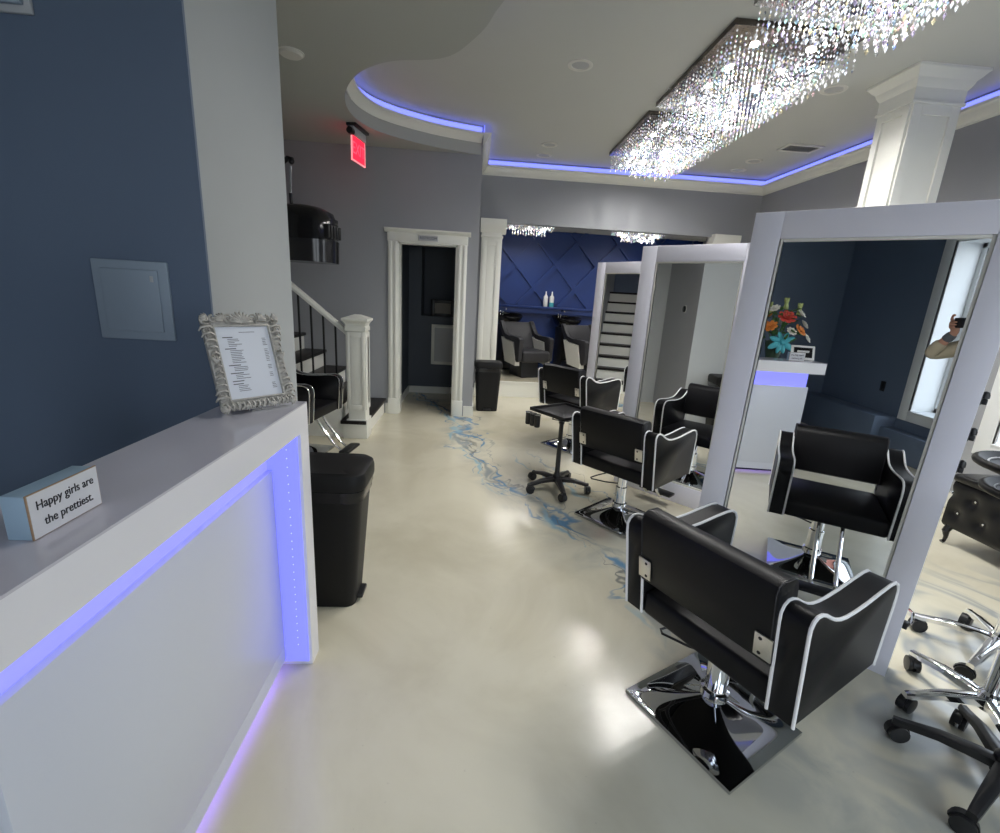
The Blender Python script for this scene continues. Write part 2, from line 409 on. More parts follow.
# crown moulding and cove light around the raised ceiling
crown_c = [(0, 3.115), (0.010, 3.115), (0.016, 3.13), (0.030, 3.145), (0.055, 3.170), (0.075, 3.178), (0.075, 3.202), (0, 3.202)]
crown_w = [(0, 3.085), (0.012, 3.085), (0.018, 3.105), (0.045, 3.125), (0.062, 3.165), (0.085, 3.178), (0.085, 3.202), (0, 3.202)]
bm = B(); sweep(bm, cs, crown_c, side=-1); struct('trim_1', bm, TRIM)
wallpath = [(0.02, 5.64), (0.02, 6.97), (4.02, 6.97), (4.02, 0.70)]
bm = B(); sweep(bm, wallpath, crown_w, side=-1); struct('trim_2', bm, TRIM)
ledp = [(0.002, 3.206), (0.010, 3.206), (0.010, 3.270), (0.002, 3.270)]  # band made to glow for the hidden strip and the fascia it lights
bm = B(); sweep(bm, cs, ledp, side=-1)
tag(link('led_strip', bm, LEDC), 'blue LED cove strip and its fascia glow along the curved ceiling edge', 'light strip')
bm = B(); sweep(bm, wallpath, ledp, side=-1)
tag(link('led_strip', bm, LEDC), 'straight blue LED cove strip and its fascia glow above the far wall and right wall crown moulding', 'light strip')
# walls (slate reception corner, grey elsewhere)
W1 = (-1.57, -0.62, 0.51, 2.30)
W2 = (-0.10, 1.25, 0.10, 2.45)  # unseen window added to supply daylight
W3 = (1.55, 3.45, 0.45, 2.45)  # likewise unseen, put in for its daylight
wall('wall_front', 'y', -1.42, -1.1, -3.2, 4.12, 0, 3.29, [W1, W2, W3], SLATE)
wall('wall_left', 'x', -3.2, -3.1, -1.3, 1.7, 0, 3.0, [], SLATE)
W4 = (1.65, 3.19, 0.60, 2.30)
wall('wall_right', 'x', 4.02, 4.22, -1.42, 8.7, 0, 3.29, [W4], GREY)
bm = B(); bx(bm, -3.2, -0.916, 1.712, 2.44, 0, 3.0); struct('wall_partition', bm, GREY)
bm = B(); bx(bm, -0.916, -0.91, 1.712, 2.44, 0, 3.0); struct('wall_partition_end', bm, PALE)
bm = B(); bx(bm, -3.1, -0.91, 1.70, 1.712, 0, 3.0); struct('wall_reception', bm, SLATE)
wall('wall_stair_side', 'x', -2.3, -2.2, 2.44, 4.60, 0, 3.0, [], PALE)
DX0, DX1, DH = -0.905, -0.225, 2.04
wall('wall_door', 'y', 5.72, 5.84, -3.9, 0.02, 0, 3.29, [(DX0, DX1, 0, DH)], GREY)
bm = B(); bx(bm, -0.10, 0.02, 5.84, 7.09, 0, 3.29); struct('wall_return', bm, GREY)
OX0, OX1, OH = 0.348, 3.39, 2.497
wall('wall_far', 'y', 6.97, 7.09, 0.02, 4.02, 0, 3.29, [(OX0, OX1, 0, OH)], GREY)
# stair well beyond the left wall
wall('wall_stair_end', 'x', -3.9, -3.8, 4.5, 5.84, 0, 3.4, [], SLATE)
bm = B(); bx(bm, -3.9, -2.3, 4.50, 4.60, 0, 3.4); struct('wall_stair_near', bm, GREY)
bm = B(); bx(bm, -3.9, -2.2, 4.5, 5.84, 3.2, 3.3); struct('ceiling_stair', bm, CEIL)
# restroom beyond the door
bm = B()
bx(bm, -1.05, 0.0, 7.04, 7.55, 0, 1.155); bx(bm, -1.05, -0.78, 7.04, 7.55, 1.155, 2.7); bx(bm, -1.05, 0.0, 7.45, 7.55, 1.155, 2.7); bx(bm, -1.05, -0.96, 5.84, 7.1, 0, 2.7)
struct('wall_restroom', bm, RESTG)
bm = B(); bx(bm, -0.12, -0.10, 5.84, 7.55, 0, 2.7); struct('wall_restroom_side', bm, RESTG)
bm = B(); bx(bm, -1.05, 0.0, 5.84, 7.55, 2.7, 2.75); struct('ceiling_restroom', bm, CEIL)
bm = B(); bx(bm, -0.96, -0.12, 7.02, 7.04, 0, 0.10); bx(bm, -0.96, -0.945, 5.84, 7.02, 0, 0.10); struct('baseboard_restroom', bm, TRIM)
# back room
FZ = 0.23
bm = B(); bx(bm, -0.10, 4.12, 7.05, 8.7, 0.0, FZ); struct('floor_back', bm, FLOOR)
bm = B(); bx(bm, OX0, OX1, 7.025, 7.05, 0.0, FZ - 0.02); bx(bm, OX0, OX1, 7.015, 7.06, FZ - 0.02, FZ + 0.004); struct('trim_step', bm, TRIM)
bm = B(); bx(bm, -0.2, 4.12, 7.09, 8.7, 2.64, 2.74); struct('ceiling_back', bm, CEIL)
bm = B(); bx(bm, -0.2, -0.10, 7.09, 8.7, 0, 2.7); struct('wall_back_left', bm, GREY)
bm = B()
bx(bm, -0.2, 4.02, 8.60, 8.7, 0, 2.7)
# diamond lattice of raised boards: crossings at x = .697 + .365 i, z = 2.087 + .405 j
dxl, dzl = 0.365, 0.405
ang = math.atan2(dzl, dxl)
cx0, cz0 = 0.697, 2.087
for sgn in (1, -1):
    for k in range(-14, 15):
        # line through (cx0 + 2k*dxl, cz0) with slope sgn*dzl/dxl, clipped to z 1.345..2.64 and x -0.1..3.784
        xa = cx0 + 2 * k * dxl
        seg = []
        zlo, zhi = 1.36, 2.64
        x_lo = xa + sgn * (zlo - cz0) * dxl / dzl; x_hi = xa + sgn * (zhi - cz0) * dxl / dzl
        p, q = Vector((x_lo, zlo)), Vector((x_hi, zhi))
        if max(p.x, q.x) < -0.1 or min(p.x, q.x) > 4.01: continue
        def clip(p, q):
            d = q - p
            t0, t1 = 0.0, 1.0
            for lim, s in ((-0.1, 1), (4.01, -1)):
                a = s * (p.x - lim); b = s * (q.x - lim)
                if a < 0 and b < 0: return None
                if a < 0: t0 = max(t0, a / (a - b))
                elif b < 0: t1 = min(t1, a / (a - b))
            return p + d * t0, p + d * t1
        r_ = clip(p, q)
        if not r_: continue
        p, q = r_
        d = q - p
        if d.length < 0.05: continue
        c = (p + q) / 2
        box(bm, (c.x, 8.60 - 0.022 - (0.0015 if sgn > 0 else 0), c.y), (d.length, 0.052, 0.085), M=Matrix.Rotation(-math.atan2(d.y, d.x), 3, 'Y'))
struct('wall_back', bm, BLUE)
bm = B(); bx(bm, -0.1, 4.01, 8.42, 8.60, 1.325, 1.36, 0.004); bx(bm, -0.1, 4.01, 8.46, 8.60, 1.24, 1.325); struct('trim_ledge', bm, BLUE)

# baseboards
bm = B(); sp = lambda a, b, c, d: bx(bm, a, b, c, d, 0, 0.13)
sp(-1.06, -1.02, 5.705, 5.72); sp(-0.09, 0.02, 5.705, 5.72); sp(0.02, 0.035, 5.705, 6.97)
struct('baseboard_far', bm, TRIM)
bm = B(); bx(bm, 4.004, 4.02, -1.1, 6.97, 0, 0.13); struct('baseboard_right', bm, TRIM)
bm = B(); bx(bm, -3.1, 4.02, -1.1, -1.085, 0, 0.10); struct('baseboard_front', bm, TRIM)
bm = B(); bx(bm, -3.1, -1.72, -1.1, -0.86, 0, 0.42, 0.004); bx(bm, -1.72, -0.4, -1.1, -0.95, 0, 0.30, 0.004); struct('wall_ledge', bm, SLATE)

# restroom door casing
bm = B()
for x0, x1 in ((DX0 - 0.115, DX0), (DX1, DX1 + 0.115)):
    bx(bm, x0, x1, 5.695, 5.72, 0, DH, 0.003)
    bx(bm, x0 + 0.015, x0 + 0.045, 5.685, 5.70, 0.20, DH, 0.003)
    bx(bm, x1 - 0.045, x1 - 0.015, 5.685, 5.70, 0.20, DH, 0.003)
    bx(bm, x0 - 0.006, x1 + 0.006, 5.68, 5.72, 0, 0.20, 0.003)
bx(bm, DX0 - 0.12, DX1 + 0.12, 5.69, 5.72, DH, DH + 0.095, 0.003)
prism(bm, [(5.72, 2.135), (5.69, 2.135), (5.675, 2.15), (5.655, 2.165), (5.655, 2.18), (5.72, 2.18)], 'x', DX0 - 0.15, DX1 + 0.15)
bx(bm, DX0, DX0 + 0.02, 5.72, 5.86, 0, DH); bx(bm, DX1 - 0.02, DX1, 5.72, 5.86, 0, DH); bx(bm, DX0, DX1, 5.72, 5.86, DH - 0.02, DH)
struct('door_1', bm, TRIM)
bm = B(); bx(bm, -0.675, -0.445, 5.682, 5.690, 2.055, 2.122, 0.003)
pl = tag(link('door_plaque', bm, STEEL), 'small grey metal nameplate on the lintel above the dark restroom doorway', 'sign')
bm = B(); bx(bm, -0.668, -0.452, 5.680, 5.683, 2.062, 2.115); link('plate_face', bm, LGREY, pl)
text('lettering', 'RESTROOM', 0.040, INK, pl, (-0.56, 5.679, 2.089), (PI / 2, 0, 0), xs=0.95)
# strike plate on the jamb
bm = B(); bx(bm, DX1 - 0.024, DX1 - 0.019, 5.76, 5.80, 0.93, 1.03); link('strike_plate', bm, CHROME, bpy.data.objects['door_1'])

# pilasters at the back room opening
def pilaster(name, x0, x1):
    bm = B(); f = 6.93
    bx(bm, x0, x1, f, 7.10, 0, OH, 0.003)
    for a, b in ((x0 + 0.02, x0 + 0.08), (x1 - 0.08, x1 - 0.02)): bx(bm, a, b, f - 0.012, f + 0.002, 0.25, 2.24, 0.003)
    for z0, z1 in ((2.18, 2.24), (0.20, 0.25)): bx(bm, x0 + 0.08, x1 - 0.08, f - 0.012, f + 0.002, z0, z1, 0.003)
    bx(bm, x0 - 0.015, x1 + 0.012, f - 0.025, 7.11, 0, 0.2, 0.003)
    bx(bm, x0 - 0.01, x1 + 0.012, f - 0.02, 7.11, 2.285, 2.31, 0.004)
    prism(bm, [(f, 2.35), (f - 0.02, 2.38), (f - 0.05, 2.43), (f - 0.06, 2.48), (f - 0.06, OH + 0.03), (7.10, OH + 0.03), (7.10, 2.35)], 'x', x0 - 0.02, x1 + 0.05)
    return struct(name, bm, TRIM)
pilaster('pillar_left', 0.058, OX0); pilaster('pillar_right', OX1, OX1 + 0.32)

# square column with capital, behind the nearest mirror
bm = B()
c0x, c1x, c0y, c1y = 3.19, 3.564, 3.77, 4.065
bx(bm, c0x, c1x, c0y, c1y, 0, 3.13)
def face_frame(axis, at, u0, u1, z0, z1, w, out):
    for a, b, c, d in ((u0, u0 + w, z0, z1), (u1 - w, u1, z0, z1), (u0 + w, u1 - w, z1 - w, z1), (u0 + w, u1 - w, z0, z0 + w)):
        if axis == 'y': bx(bm, a, b, at, at - out, c, d, 0.002)
        else: bx(bm, at - out, at, a, b, c, d, 0.002)
face_frame('y', c0y, c0x, c1x, 0.3, 3.06, 0.07, 0.016)
face_frame('x', c0x, c0y, c1y, 0.3, 3.06, 0.06, 0.016)
for ex, z0, z1 in ((0.03, 0, 0.28), (0.024, 3.06, 3.082), (0.016, 3.082, 3.17)):
    bx(bm, c0x - ex, c1x + ex, c0y - ex, c1y + ex, z0, z1, 0.004)
cap_prof = [(0.016, 3.165), (0.026, 3.18), (0.036, 3.20), (0.042, 3.22), (0.062, 3.24), (0.078, 3.262), (0.090, 3.272), (0.090, 3.29)]
rings = [[Vector((c0x - e, c0y - e, z)), Vector((c1x + e, c0y - e, z)), Vector((c1x + e, c1y + e, z)), Vector((c0x - e, c1y + e, z))] for e, z in cap_prof]
loft(bm, rings)
struct('pillar_square', bm, TRIM, sharp=15)

# windows: casing, sash, pane
def window(name, axis, wallface, out, u0, u1, z0, z1, casing=0.12, depth=0.2, mull=()):
    """wallface: coordinate of the inner face; out: direction (+1/-1) towards outdoors"""
    def bxx(bm, a, b, c, d, e, f, bev=0.0):
        lo, hi = min(c, d), max(c, d)
        if axis == 'y': bx(bm, a, b, lo, hi, e, f, bev)
        else: bx(bm, lo, hi, a, b, e, f, bev)
    o = wallface
    bm = B()
    i0 = o - out * 0.022
    bxx(bm, u0 - casing, u0, i0, o, z0 - casing * 0.8, z1 + casing, 0.004); bxx(bm, u1, u1 + casing, i0, o, z0 - casing * 0.8, z1 + casing, 0.004)
    bxx(bm, u0, u1, i0, o, z1, z1 + casing, 0.004); bxx(bm, u0, u1, i0, o, z0 - casing * 0.8, z0, 0.004)
    t = 0.012
    bxx(bm, u0, u0 + t, o, o + out * depth, z0, z1); bxx(bm, u1 - t, u1, o, o + out * depth, z0, z1)
    bxx(bm, u0, u1, o, o + out * depth, z1 - t, z1); bxx(bm, u0, u1, o - out * 0.03, o + out * depth, z0, z0 + 0.02, 0.003)
    w = struct(name, bm, WFRAME)
    bm = B(); s = 0.05; a0, a1 = o + out * (depth - 0.06), o + out * (depth - 0.02)
    bxx(bm, u0 + t, u0 + t + s, a0, a1, z0 + 0.02, z1 - t, 0.004); bxx(bm, u1 - t - s, u1 - t, a0, a1, z0 + 0.02, z1 - t, 0.004)
    bxx(bm, u0 + t, u1 - t, a0, a1, z1 - t - s, z1 - t, 0.004); bxx(bm, u0 + t, u1 - t, a0, a1, z0 + 0.02, z0 + 0.02 + s, 0.004)
    for q in mull: bxx(bm, q - 0.03, q + 0.03, a0, a1, z0 + 0.02, z1 - t, 0.004)
    struct('window_sash', bm, WFRAME, w)
    bm = B(); g0, g1 = o + out * (depth - 0.045), o + out * (depth - 0.03); k = s + t
    bxx(bm, u0 + k, u0 + k + 0.02, g0, g1, z0 + k, z1 - k); bxx(bm, u1 - k - 0.02, u1 - k, g0, g1, z0 + k, z1 - k)
    struct('window_gasket', bm, DARKSASH, w)
    return w
window('window_1', 'y', -1.1, -1, *W1, depth=0.30)
window('window_unseen_2', 'y', -1.1, -1, *W2, mull=(0.575,))
window('window_unseen_3', 'y', -1.1, -1, *W3, mull=(2.5,))
window('window_4', 'x', 4.02, 1, *W4)

# outdoors
bm = B(); bx(bm, -14, 14, -16, -1.42, -0.25, -0.15); bx(bm, 4.22, 14, -1.42, 12, -0.25, -0.15); struct('ground_outside', bm, ASPHALT)
bd = thing('brick_building', 'low red brick building with a dark roof outside the front window', 'building', (-6.0, -11.5, -0.15))
bm = B(); bx(bm, -4, 4, -2, 2, 0, 3.2); link('brick_wall', bm, BRICK, bd)
bm = B(); prism(bm, [(-2.3, 3.2), (2.3, 3.2), (0, 4.4)], 'x', -4.2, 4.2); link('roof', bm, DARKWOOD, bd)
bm = B(); bx(bm, 1.0, 2.4, 1.98, 2.05, 0.9, 2.2); link('window_opening', bm, SCREEN, bd)

# ------------------------------------------------------------------ reception desk
dk = thing('reception_desk', 'white reception counter with glowing violet LED recesses beside the slate blue wall', 'reception desk', (0, 0, 0))
bm = B(); bx(bm, -0.85, -0.60, 0.535, 1.697, 1.080, 1.085); o = link('counter_surface', bm, COUNTER, dk)
bm = B()
bx(bm, -0.85, -0.60, 0.535, 1.697, 0.985, 1.080); bx(bm, -0.85, -0.60, 1.618, 1.697, 0.0, 0.985)
link('counter_slab', bm, WHITE, dk)
bm = B(); bx(bm, -0.72, -0.70, 0.588, 1.605, 0.10, 0.848, 0.002); bx(bm, -0.706, -0.70, 0.588, 1.605, 0.036, 0.10); link('front_panel', bm, PANELG, dk)
bm = B(); bx(bm, -0.84, -0.728, 0.60, 1.611, 0.095, 0.985); link('carcass', bm, WHITE, dk)
bm = B(); bx(bm, -0.83, -0.76, 0.60, 1.611, 0.0, 0.095); link('plinth', bm, BPLAST, dk)
# linings glow in place of LED light on recess and gable; floor strip last
bm = B(); bx(bm, -0.728, -0.722, 0.60, 1.611, 0.835, 0.985); link('recess_glow', bm, LED, dk)
bm = B(); bx(bm, -0.722, -0.612, 1.611, 1.618, 0.02, 0.983); link('recess_glow', bm, LEDV, dk)
bm = B(); bx(bm, -0.757, -0.742, 0.60, 1.611, 0.062, 0.084); link('led_strip', bm, LEDF, dk)
bm = B()
for k in range(26): ball(bm, (-0.650, 1.6105, 0.10 + k * 0.033), 0.0018, 6)  # glowing beads stand for the LED strip's reflection on the gable
link('led_reflection_dots', bm, mat('led reflection dot', (0.6, 0.7, 1, 1), emit=(0.40, 0.45, 1, 1), estr=1.1), dk, kind='stuff')
bm = B(); bx(bm, -1.50, -0.85, 0.62, 1.66, 0.735, 0.765, 0.003); link('work_surface', bm, WHITE, dk)
bm = B(); bx(bm, -1.48, -1.45, 0.64, 1.64, 0, 0.735); bx(bm, -1.45, -0.85, 1.62, 1.645, 0, 0.735); link('side_panel', bm, WHITE, dk)

# sign block
sg = thing('sign_block', 'small white block sign reading Happy girls are the prettiest on the counter', 'sign', (-0.675, 0.762, 1.0855), math.radians(0))
bm = B(); bx(bm, -0.040, -0.003, -0.068, 0.068, 0, 0.074, 0.0015); link('block', bm, SIGNB, sg)
bm = B(); bx(bm, -0.003, 0.0, -0.069, 0.069, 0, 0.0755, 0.0008); link('face_edge', bm, RAWEDGE, sg)
bm = B(); bx(bm, -0.001, 0.0006, -0.0672, 0.0672, 0.0015, 0.074); fc = link('face', bm, SIGNW, sg)
# serif lettering drawn with the built-in font
t1 = text('lettering', 'Happy girls are', 0.0215, INK, sg, (0.0012, 0.0, 0.053), (PI / 2, 0, PI / 2), xs=0.86)
t2 = text('lettering', 'the prettiest.', 0.0215, INK, sg, (0.0012, 0.002, 0.0235), (PI / 2, 0, PI / 2), xs=0.86)

# ornate frame
fa = math.atan2(1.639 - 1.446, -0.614 + 0.773)
fr = thing('picture_frame', 'ornate antique silver frame holding a printed price list on the counter', 'picture frame', (-0.698, 1.541, 1.092), fa)
LEAN = Matrix.Rotation(math.radians(-19), 4, 'X')   # top leans back (+y local)
def lean(o):
    o.matrix_local = Matrix.Translation((0, 0, 0.0)) @ LEAN
    return o
FW, FHt = 0.25, 0.315
bm = B()
def fbar(u0, u1, v0, v1, y0, y1, bev=0.003): bx(bm, u0, u1, y0, y1, v0, v1, bev)
mi = 0.036
for a in ((-FW / 2 + 0.008, -FW / 2 + mi, 0.012, FHt - 0.008), (FW / 2 - mi, FW / 2 - 0.008, 0.012, FHt - 0.008), (-FW / 2 + 0.008, FW / 2 - 0.008, 0.008, mi), (-FW / 2 + 0.008, FW / 2 - 0.008, FHt - mi, FHt - 0.008)):
    fbar(a[0], a[1], a[2], a[3], -0.008, 0.010)
for a in ((-FW / 2 + mi - 0.002, -FW / 2 + mi + 0.004, mi, FHt - mi), (FW / 2 - mi - 0.004, FW / 2 - mi + 0.002, mi, FHt - mi), (-FW / 2 + mi, FW / 2 - mi, mi - 0.002, mi + 0.004), (-FW / 2 + mi, FW / 2 - mi, FHt - mi - 0.004, FHt - mi + 0.002)):
    fbar(a[0], a[1], a[2], a[3], -0.014, 0.002, 0.002)
def scroll(u, v, a0, rad, turns, sgn, y=-0.012, r0=0.0042):
    pts = []; rs = []
    n = 16
    for i in range(n + 1):
        t = i / n; rr = rad * (1 - 0.8 * t); a = a0 + sgn * turns * 2 * PI * t
        pts.append((u + rr * math.cos(a), y - 0.004 * t, v + rr * math.sin(a))); rs.append(r0 * (1 - 0.5 * t))
    tube(bm, pts, rs, 6)
def leafs(u, v, a, ln, n=5, spread=0.9, w=0.0034, y=-0.012):
    for i in range(n):
        b = a + spread * (i / (n - 1) - 0.5)
        pts = []
        for k in range(5):
            t = k / 4
            pts.append((u + ln * t * math.cos(b + 0.25 * t * (i - n / 2) / n), y - 0.006 * math.sin(PI * t), v + ln * t * math.sin(b + 0.25 * t * (i - n / 2) / n)))
        tube(bm, pts, [w * 0.6, w, w * 1.15, w, w * 0.5], 6)
hw, hh = FW / 2, FHt
# corners
for su in (-1, 1):
    for v, sv in ((0.016, -1), (hh - 0.016, 1)):
        scroll(su * (hw - 0.016), v, math.atan2(-sv, -su), 0.017, 1.3, su * sv)
        leafs(su * (hw - 0.020), v, math.atan2(sv * 0.6, su), 0.019, 5, 1.6, 0.0042)
# sides with ridged leaves and waving outline
for su in (-1, 1):
    for i in range(12):
        v = 0.045 + i * (hh - 0.09) / 11
        wv = 0.011 * math.cos(2 * PI * (v / hh)) - 0.002
        pts = [(su * (hw - 0.036), -0.012, v), (su * (hw - 0.022), -0.020, v + 0.006), (su * (hw - 0.006 + wv), -0.014, v + 0.004), (su * (hw + wv), -0.006, v - 0.006)]
        tube(bm, pts, [0.003, 0.0048, 0.0044, 0.002], 6)
    scroll(su * (hw - 0.014), 0.052, PI / 2, 0.014, 1.2, su)
    scroll(su * (hw - 0.012), hh - 0.055, -PI / 2, 0.014, 1.2, -su)
    leafs(su * (hw - 0.02), hh * 0.5, PI / 2, 0.03, 4, 0.8)
# top crest
leafs(0, hh - 0.030, PI / 2, 0.038, 9, 2.6, 0.0052)
for su in (-1, 1):
    scroll(su * 0.038, hh - 0.014, -PI / 2 + su * 0.4, 0.016, 1.25, su)
    leafs(su * 0.058, hh - 0.022, PI / 2 - su * 0.7, 0.026, 6, 1.5, 0.0042)
    scroll(su * 0.085, hh - 0.016, PI / 2, 0.013, 1.2, -su)
    # bottom rail
    for k in range(4):
        scroll(su * (0.012 + k * 0.026), 0.018, -PI / 2 + (k % 2) * PI, 0.012, 1.1, su * (1 if k % 2 else -1))
    leafs(su * 0.04, 0.020, -PI / 2, 0.02, 5, 1.6)
for k in range(14):
    u = -hw + 0.02 + k * (FW - 0.04) / 13
    tube(bm, [(u, -0.012, 0.030), (u + 0.004, -0.018, 0.018), (u + 0.002, -0.012, 0.004)], [0.0028, 0.0042, 0.0026], 6)
lean(link('frame', bm, ORNATE, fr, 60))
bm = B(); bx(bm, -hw + mi - 0.002, hw - mi + 0.002, -0.004, 0.000, mi - 0.002, hh - mi + 0.002); page = lean(link('printed_page', bm, PAPER, fr))
bm = B(); rnd = random.Random(3)
def bar(u0, u1, v, h=0.0020): bx(bm, u0, u1, -0.0047, -0.0041, v - h / 2, v + h / 2)
bar(-0.012, 0.038, hh - 0.058, 0.0016)
v = hh - 0.074
for nrow in (5, 8, 3, 3, 0, 4):
    bar(-0.066, -0.066 + 0.028 + rnd.random() * 0.012, v, 0.0030); v -= 0.0062
    for r_ in range(nrow):
        bar(-0.052, -0.052 + 0.018 + rnd.random() * 0.028, v, 0.0017); bar(0.058, 0.058 + 0.010 + rnd.random() * 0.004, v, 0.0017); v -= 0.0056
    v -= 0.003
link('print', bm, GINK, page, kind='stuff')
bm = B(); box(bm, (0, 0.112, 0.095), (0.07, 0.004, 0.20), 0.001, M=Matrix.Rotation(math.radians(14), 3, 'X')); link('easel_back', bm, BPLAST, fr)

# electrical panel on the slate wall
ep = thing('electrical_panel', 'flush grey electrical panel with a small door on the slate blue wall', 'electrical panel', (-1.157, 1.70, 1.283))
bm = B(); bx(bm, -0.122, 0.122, -0.012, 0.0, 0, 0.262, 0.004); link('cover', bm, PBOX, ep)
bm = B(); bx(bm, -0.092, 0.092, -0.019, -0.012, 0.028, 0.234, 0.004); d_ = link('door', bm, PBOX, ep)
bm = B(); bx(bm, 0.068, 0.078, -0.022, -0.018, 0.195, 0.215, 0.001); link('latch', bm, LGREY, d_)
ex = thing('alarm_cover', 'pale grey boxed cover on the slate wall cut off at the top left', 'wall box', (-1.447, 1.70, 2.222))
bm = B(); bx(bm, -0.115, 0.115, -0.014, 0, 0, 0.20, 0.005); link('base_plate', bm, LGREY, ex)
bm = B(); bx(bm, -0.10, 0.10, -0.03, -0.014, 0.018, 0.18, 0.005); link('lid', bm, PBOX, ex)

# ------------------------------------------------------------------ bins
def rrect(w, d, r, n=5):
    out = []
    for cx, cy, a in ((w / 2 - r, d / 2 - r, 0), (-w / 2 + r, d / 2 - r, PI / 2), (-w / 2 + r, -d / 2 + r, PI), (w / 2 - r, -d / 2 + r, 1.5 * PI)):
        for k in range(n + 1):
            t = a + k / n * PI / 2; out.append((cx + r * math.cos(t), cy + r * math.sin(t)))
    return out
def make_bin(label, loc, rz, w, d, h, taper):
    t = thing('waste_bin', label, 'bin', loc, rz, 'black waste bins')
    bm = B()
    rings = []
    for f, z in ((taper, 0.0), (taper + 0.01, 0.02), (taper + (1 - taper) * 0.8, h * 0.80), (1.0, h * 0.86)):
        rings.append([Vector((x * f, y * f, z)) for x, y in rrect(w, d, min(w, d) * 0.22)])
    loft(bm, rings); link('body', bm, BINMAT, t)
    bm = B(); rings = [[Vector((x * f, y * f, z)) for x, y in rrect(w, d, min(w, d) * 0.22)] for f, z in ((0.985, h * 0.80), (0.99, h * 0.83), (1.015, h * 0.85), (1.015, h * 0.875), (0.99, h * 0.88))]
    loft(bm, rings); link('bag_rim', bm, BGLOSS, t, 20)
    bm = B(); rings = [[Vector((x * f, y * f, z)) for x, y in rrect(w, d, min(w, d) * 0.22)] for f, z in ((1.03, h * 0.88), (1.05, h * 0.90), (1.05, h * 0.95), (1.02, h * 0.985), (0.94, h), (0.6, h * 1.004))]
    loft(bm, rings); link('lid', bm, BINMAT, t)
    bm = B(); bx(bm, -0.05, 0.05, -d / 2 * taper - 0.03, -d / 2 * taper + 0.02, 0.015, 0.035, 0.006); link('pedal', bm, BPLAST, t)
    return t
make_bin('tall black lidded bin standing against the end of the white reception desk', (-0.645, 2.075, 0), math.radians(90), 0.29, 0.36, 0.705, 0.68)
make_bin('smaller black bin on the floor in front of the white pilaster', (0.215, 6.12, 0), math.radians(4), 0.345, 0.24, 0.66, 0.80)

# ------------------------------------------------------------------ styling chairs
ARM = [(0.0, 0.385), (-0.030, 0.58), (-0.050, 0.70), (-0.052, 0.728), (-0.044, 0.746), (-0.027, 0.755), (-0.004, 0.753), (0.022, 0.743), (0.052, 0.725), (0.085, 0.708), (0.118, 0.697), (0.155, 0.691), (0.21, 0.689),
       (0.28, 0.692), (0.37, 0.701), (0.44, 0.706), (0.475, 0.703), (0.498, 0.690), (0.512, 0.668), (0.516, 0.635), (0.512, 0.56), (0.500, 0.385)]
def base_plate_bm(half=0.225, n=48):
    bm = B(); g = []
    for i in range(n + 1):
        row = []
        for j in range(n + 1):
            u = (i / n - 0.5) * 2; v = (j / n - 0.5) * 2
            m_ = min(1.0, (abs(u) ** 7 + abs(v) ** 7) ** (1 / 7))
            z = 0.014 + 0.085 * max(0.0, 1 - m_) ** 1.7
            row.append(bm.verts.new((u * half * 1.0, v * half * 0.98, z)))
        g.append(row)
    for i in range(n):
        for j in range(n): bm.faces.new((g[i][j], g[i + 1][j], g[i + 1][j + 1], g[i][j + 1]))
    bd_ = [g[i][0] for i in range(n + 1)] + [g[n][j] for j in range(1, n + 1)] + [g[i][n] for i in range(n - 1, -1, -1)] + [g[0][j] for j in range(n - 1, 0, -1)]
    lo = [bm.verts.new((v.co.x, v.co.y, 0.0)) for v in bd_]
    for k in range(len(bd_)): bm.faces.new((bd_[k], lo[k], lo[(k + 1) % len(lo)], bd_[(k + 1) % len(lo)]))
    return bm
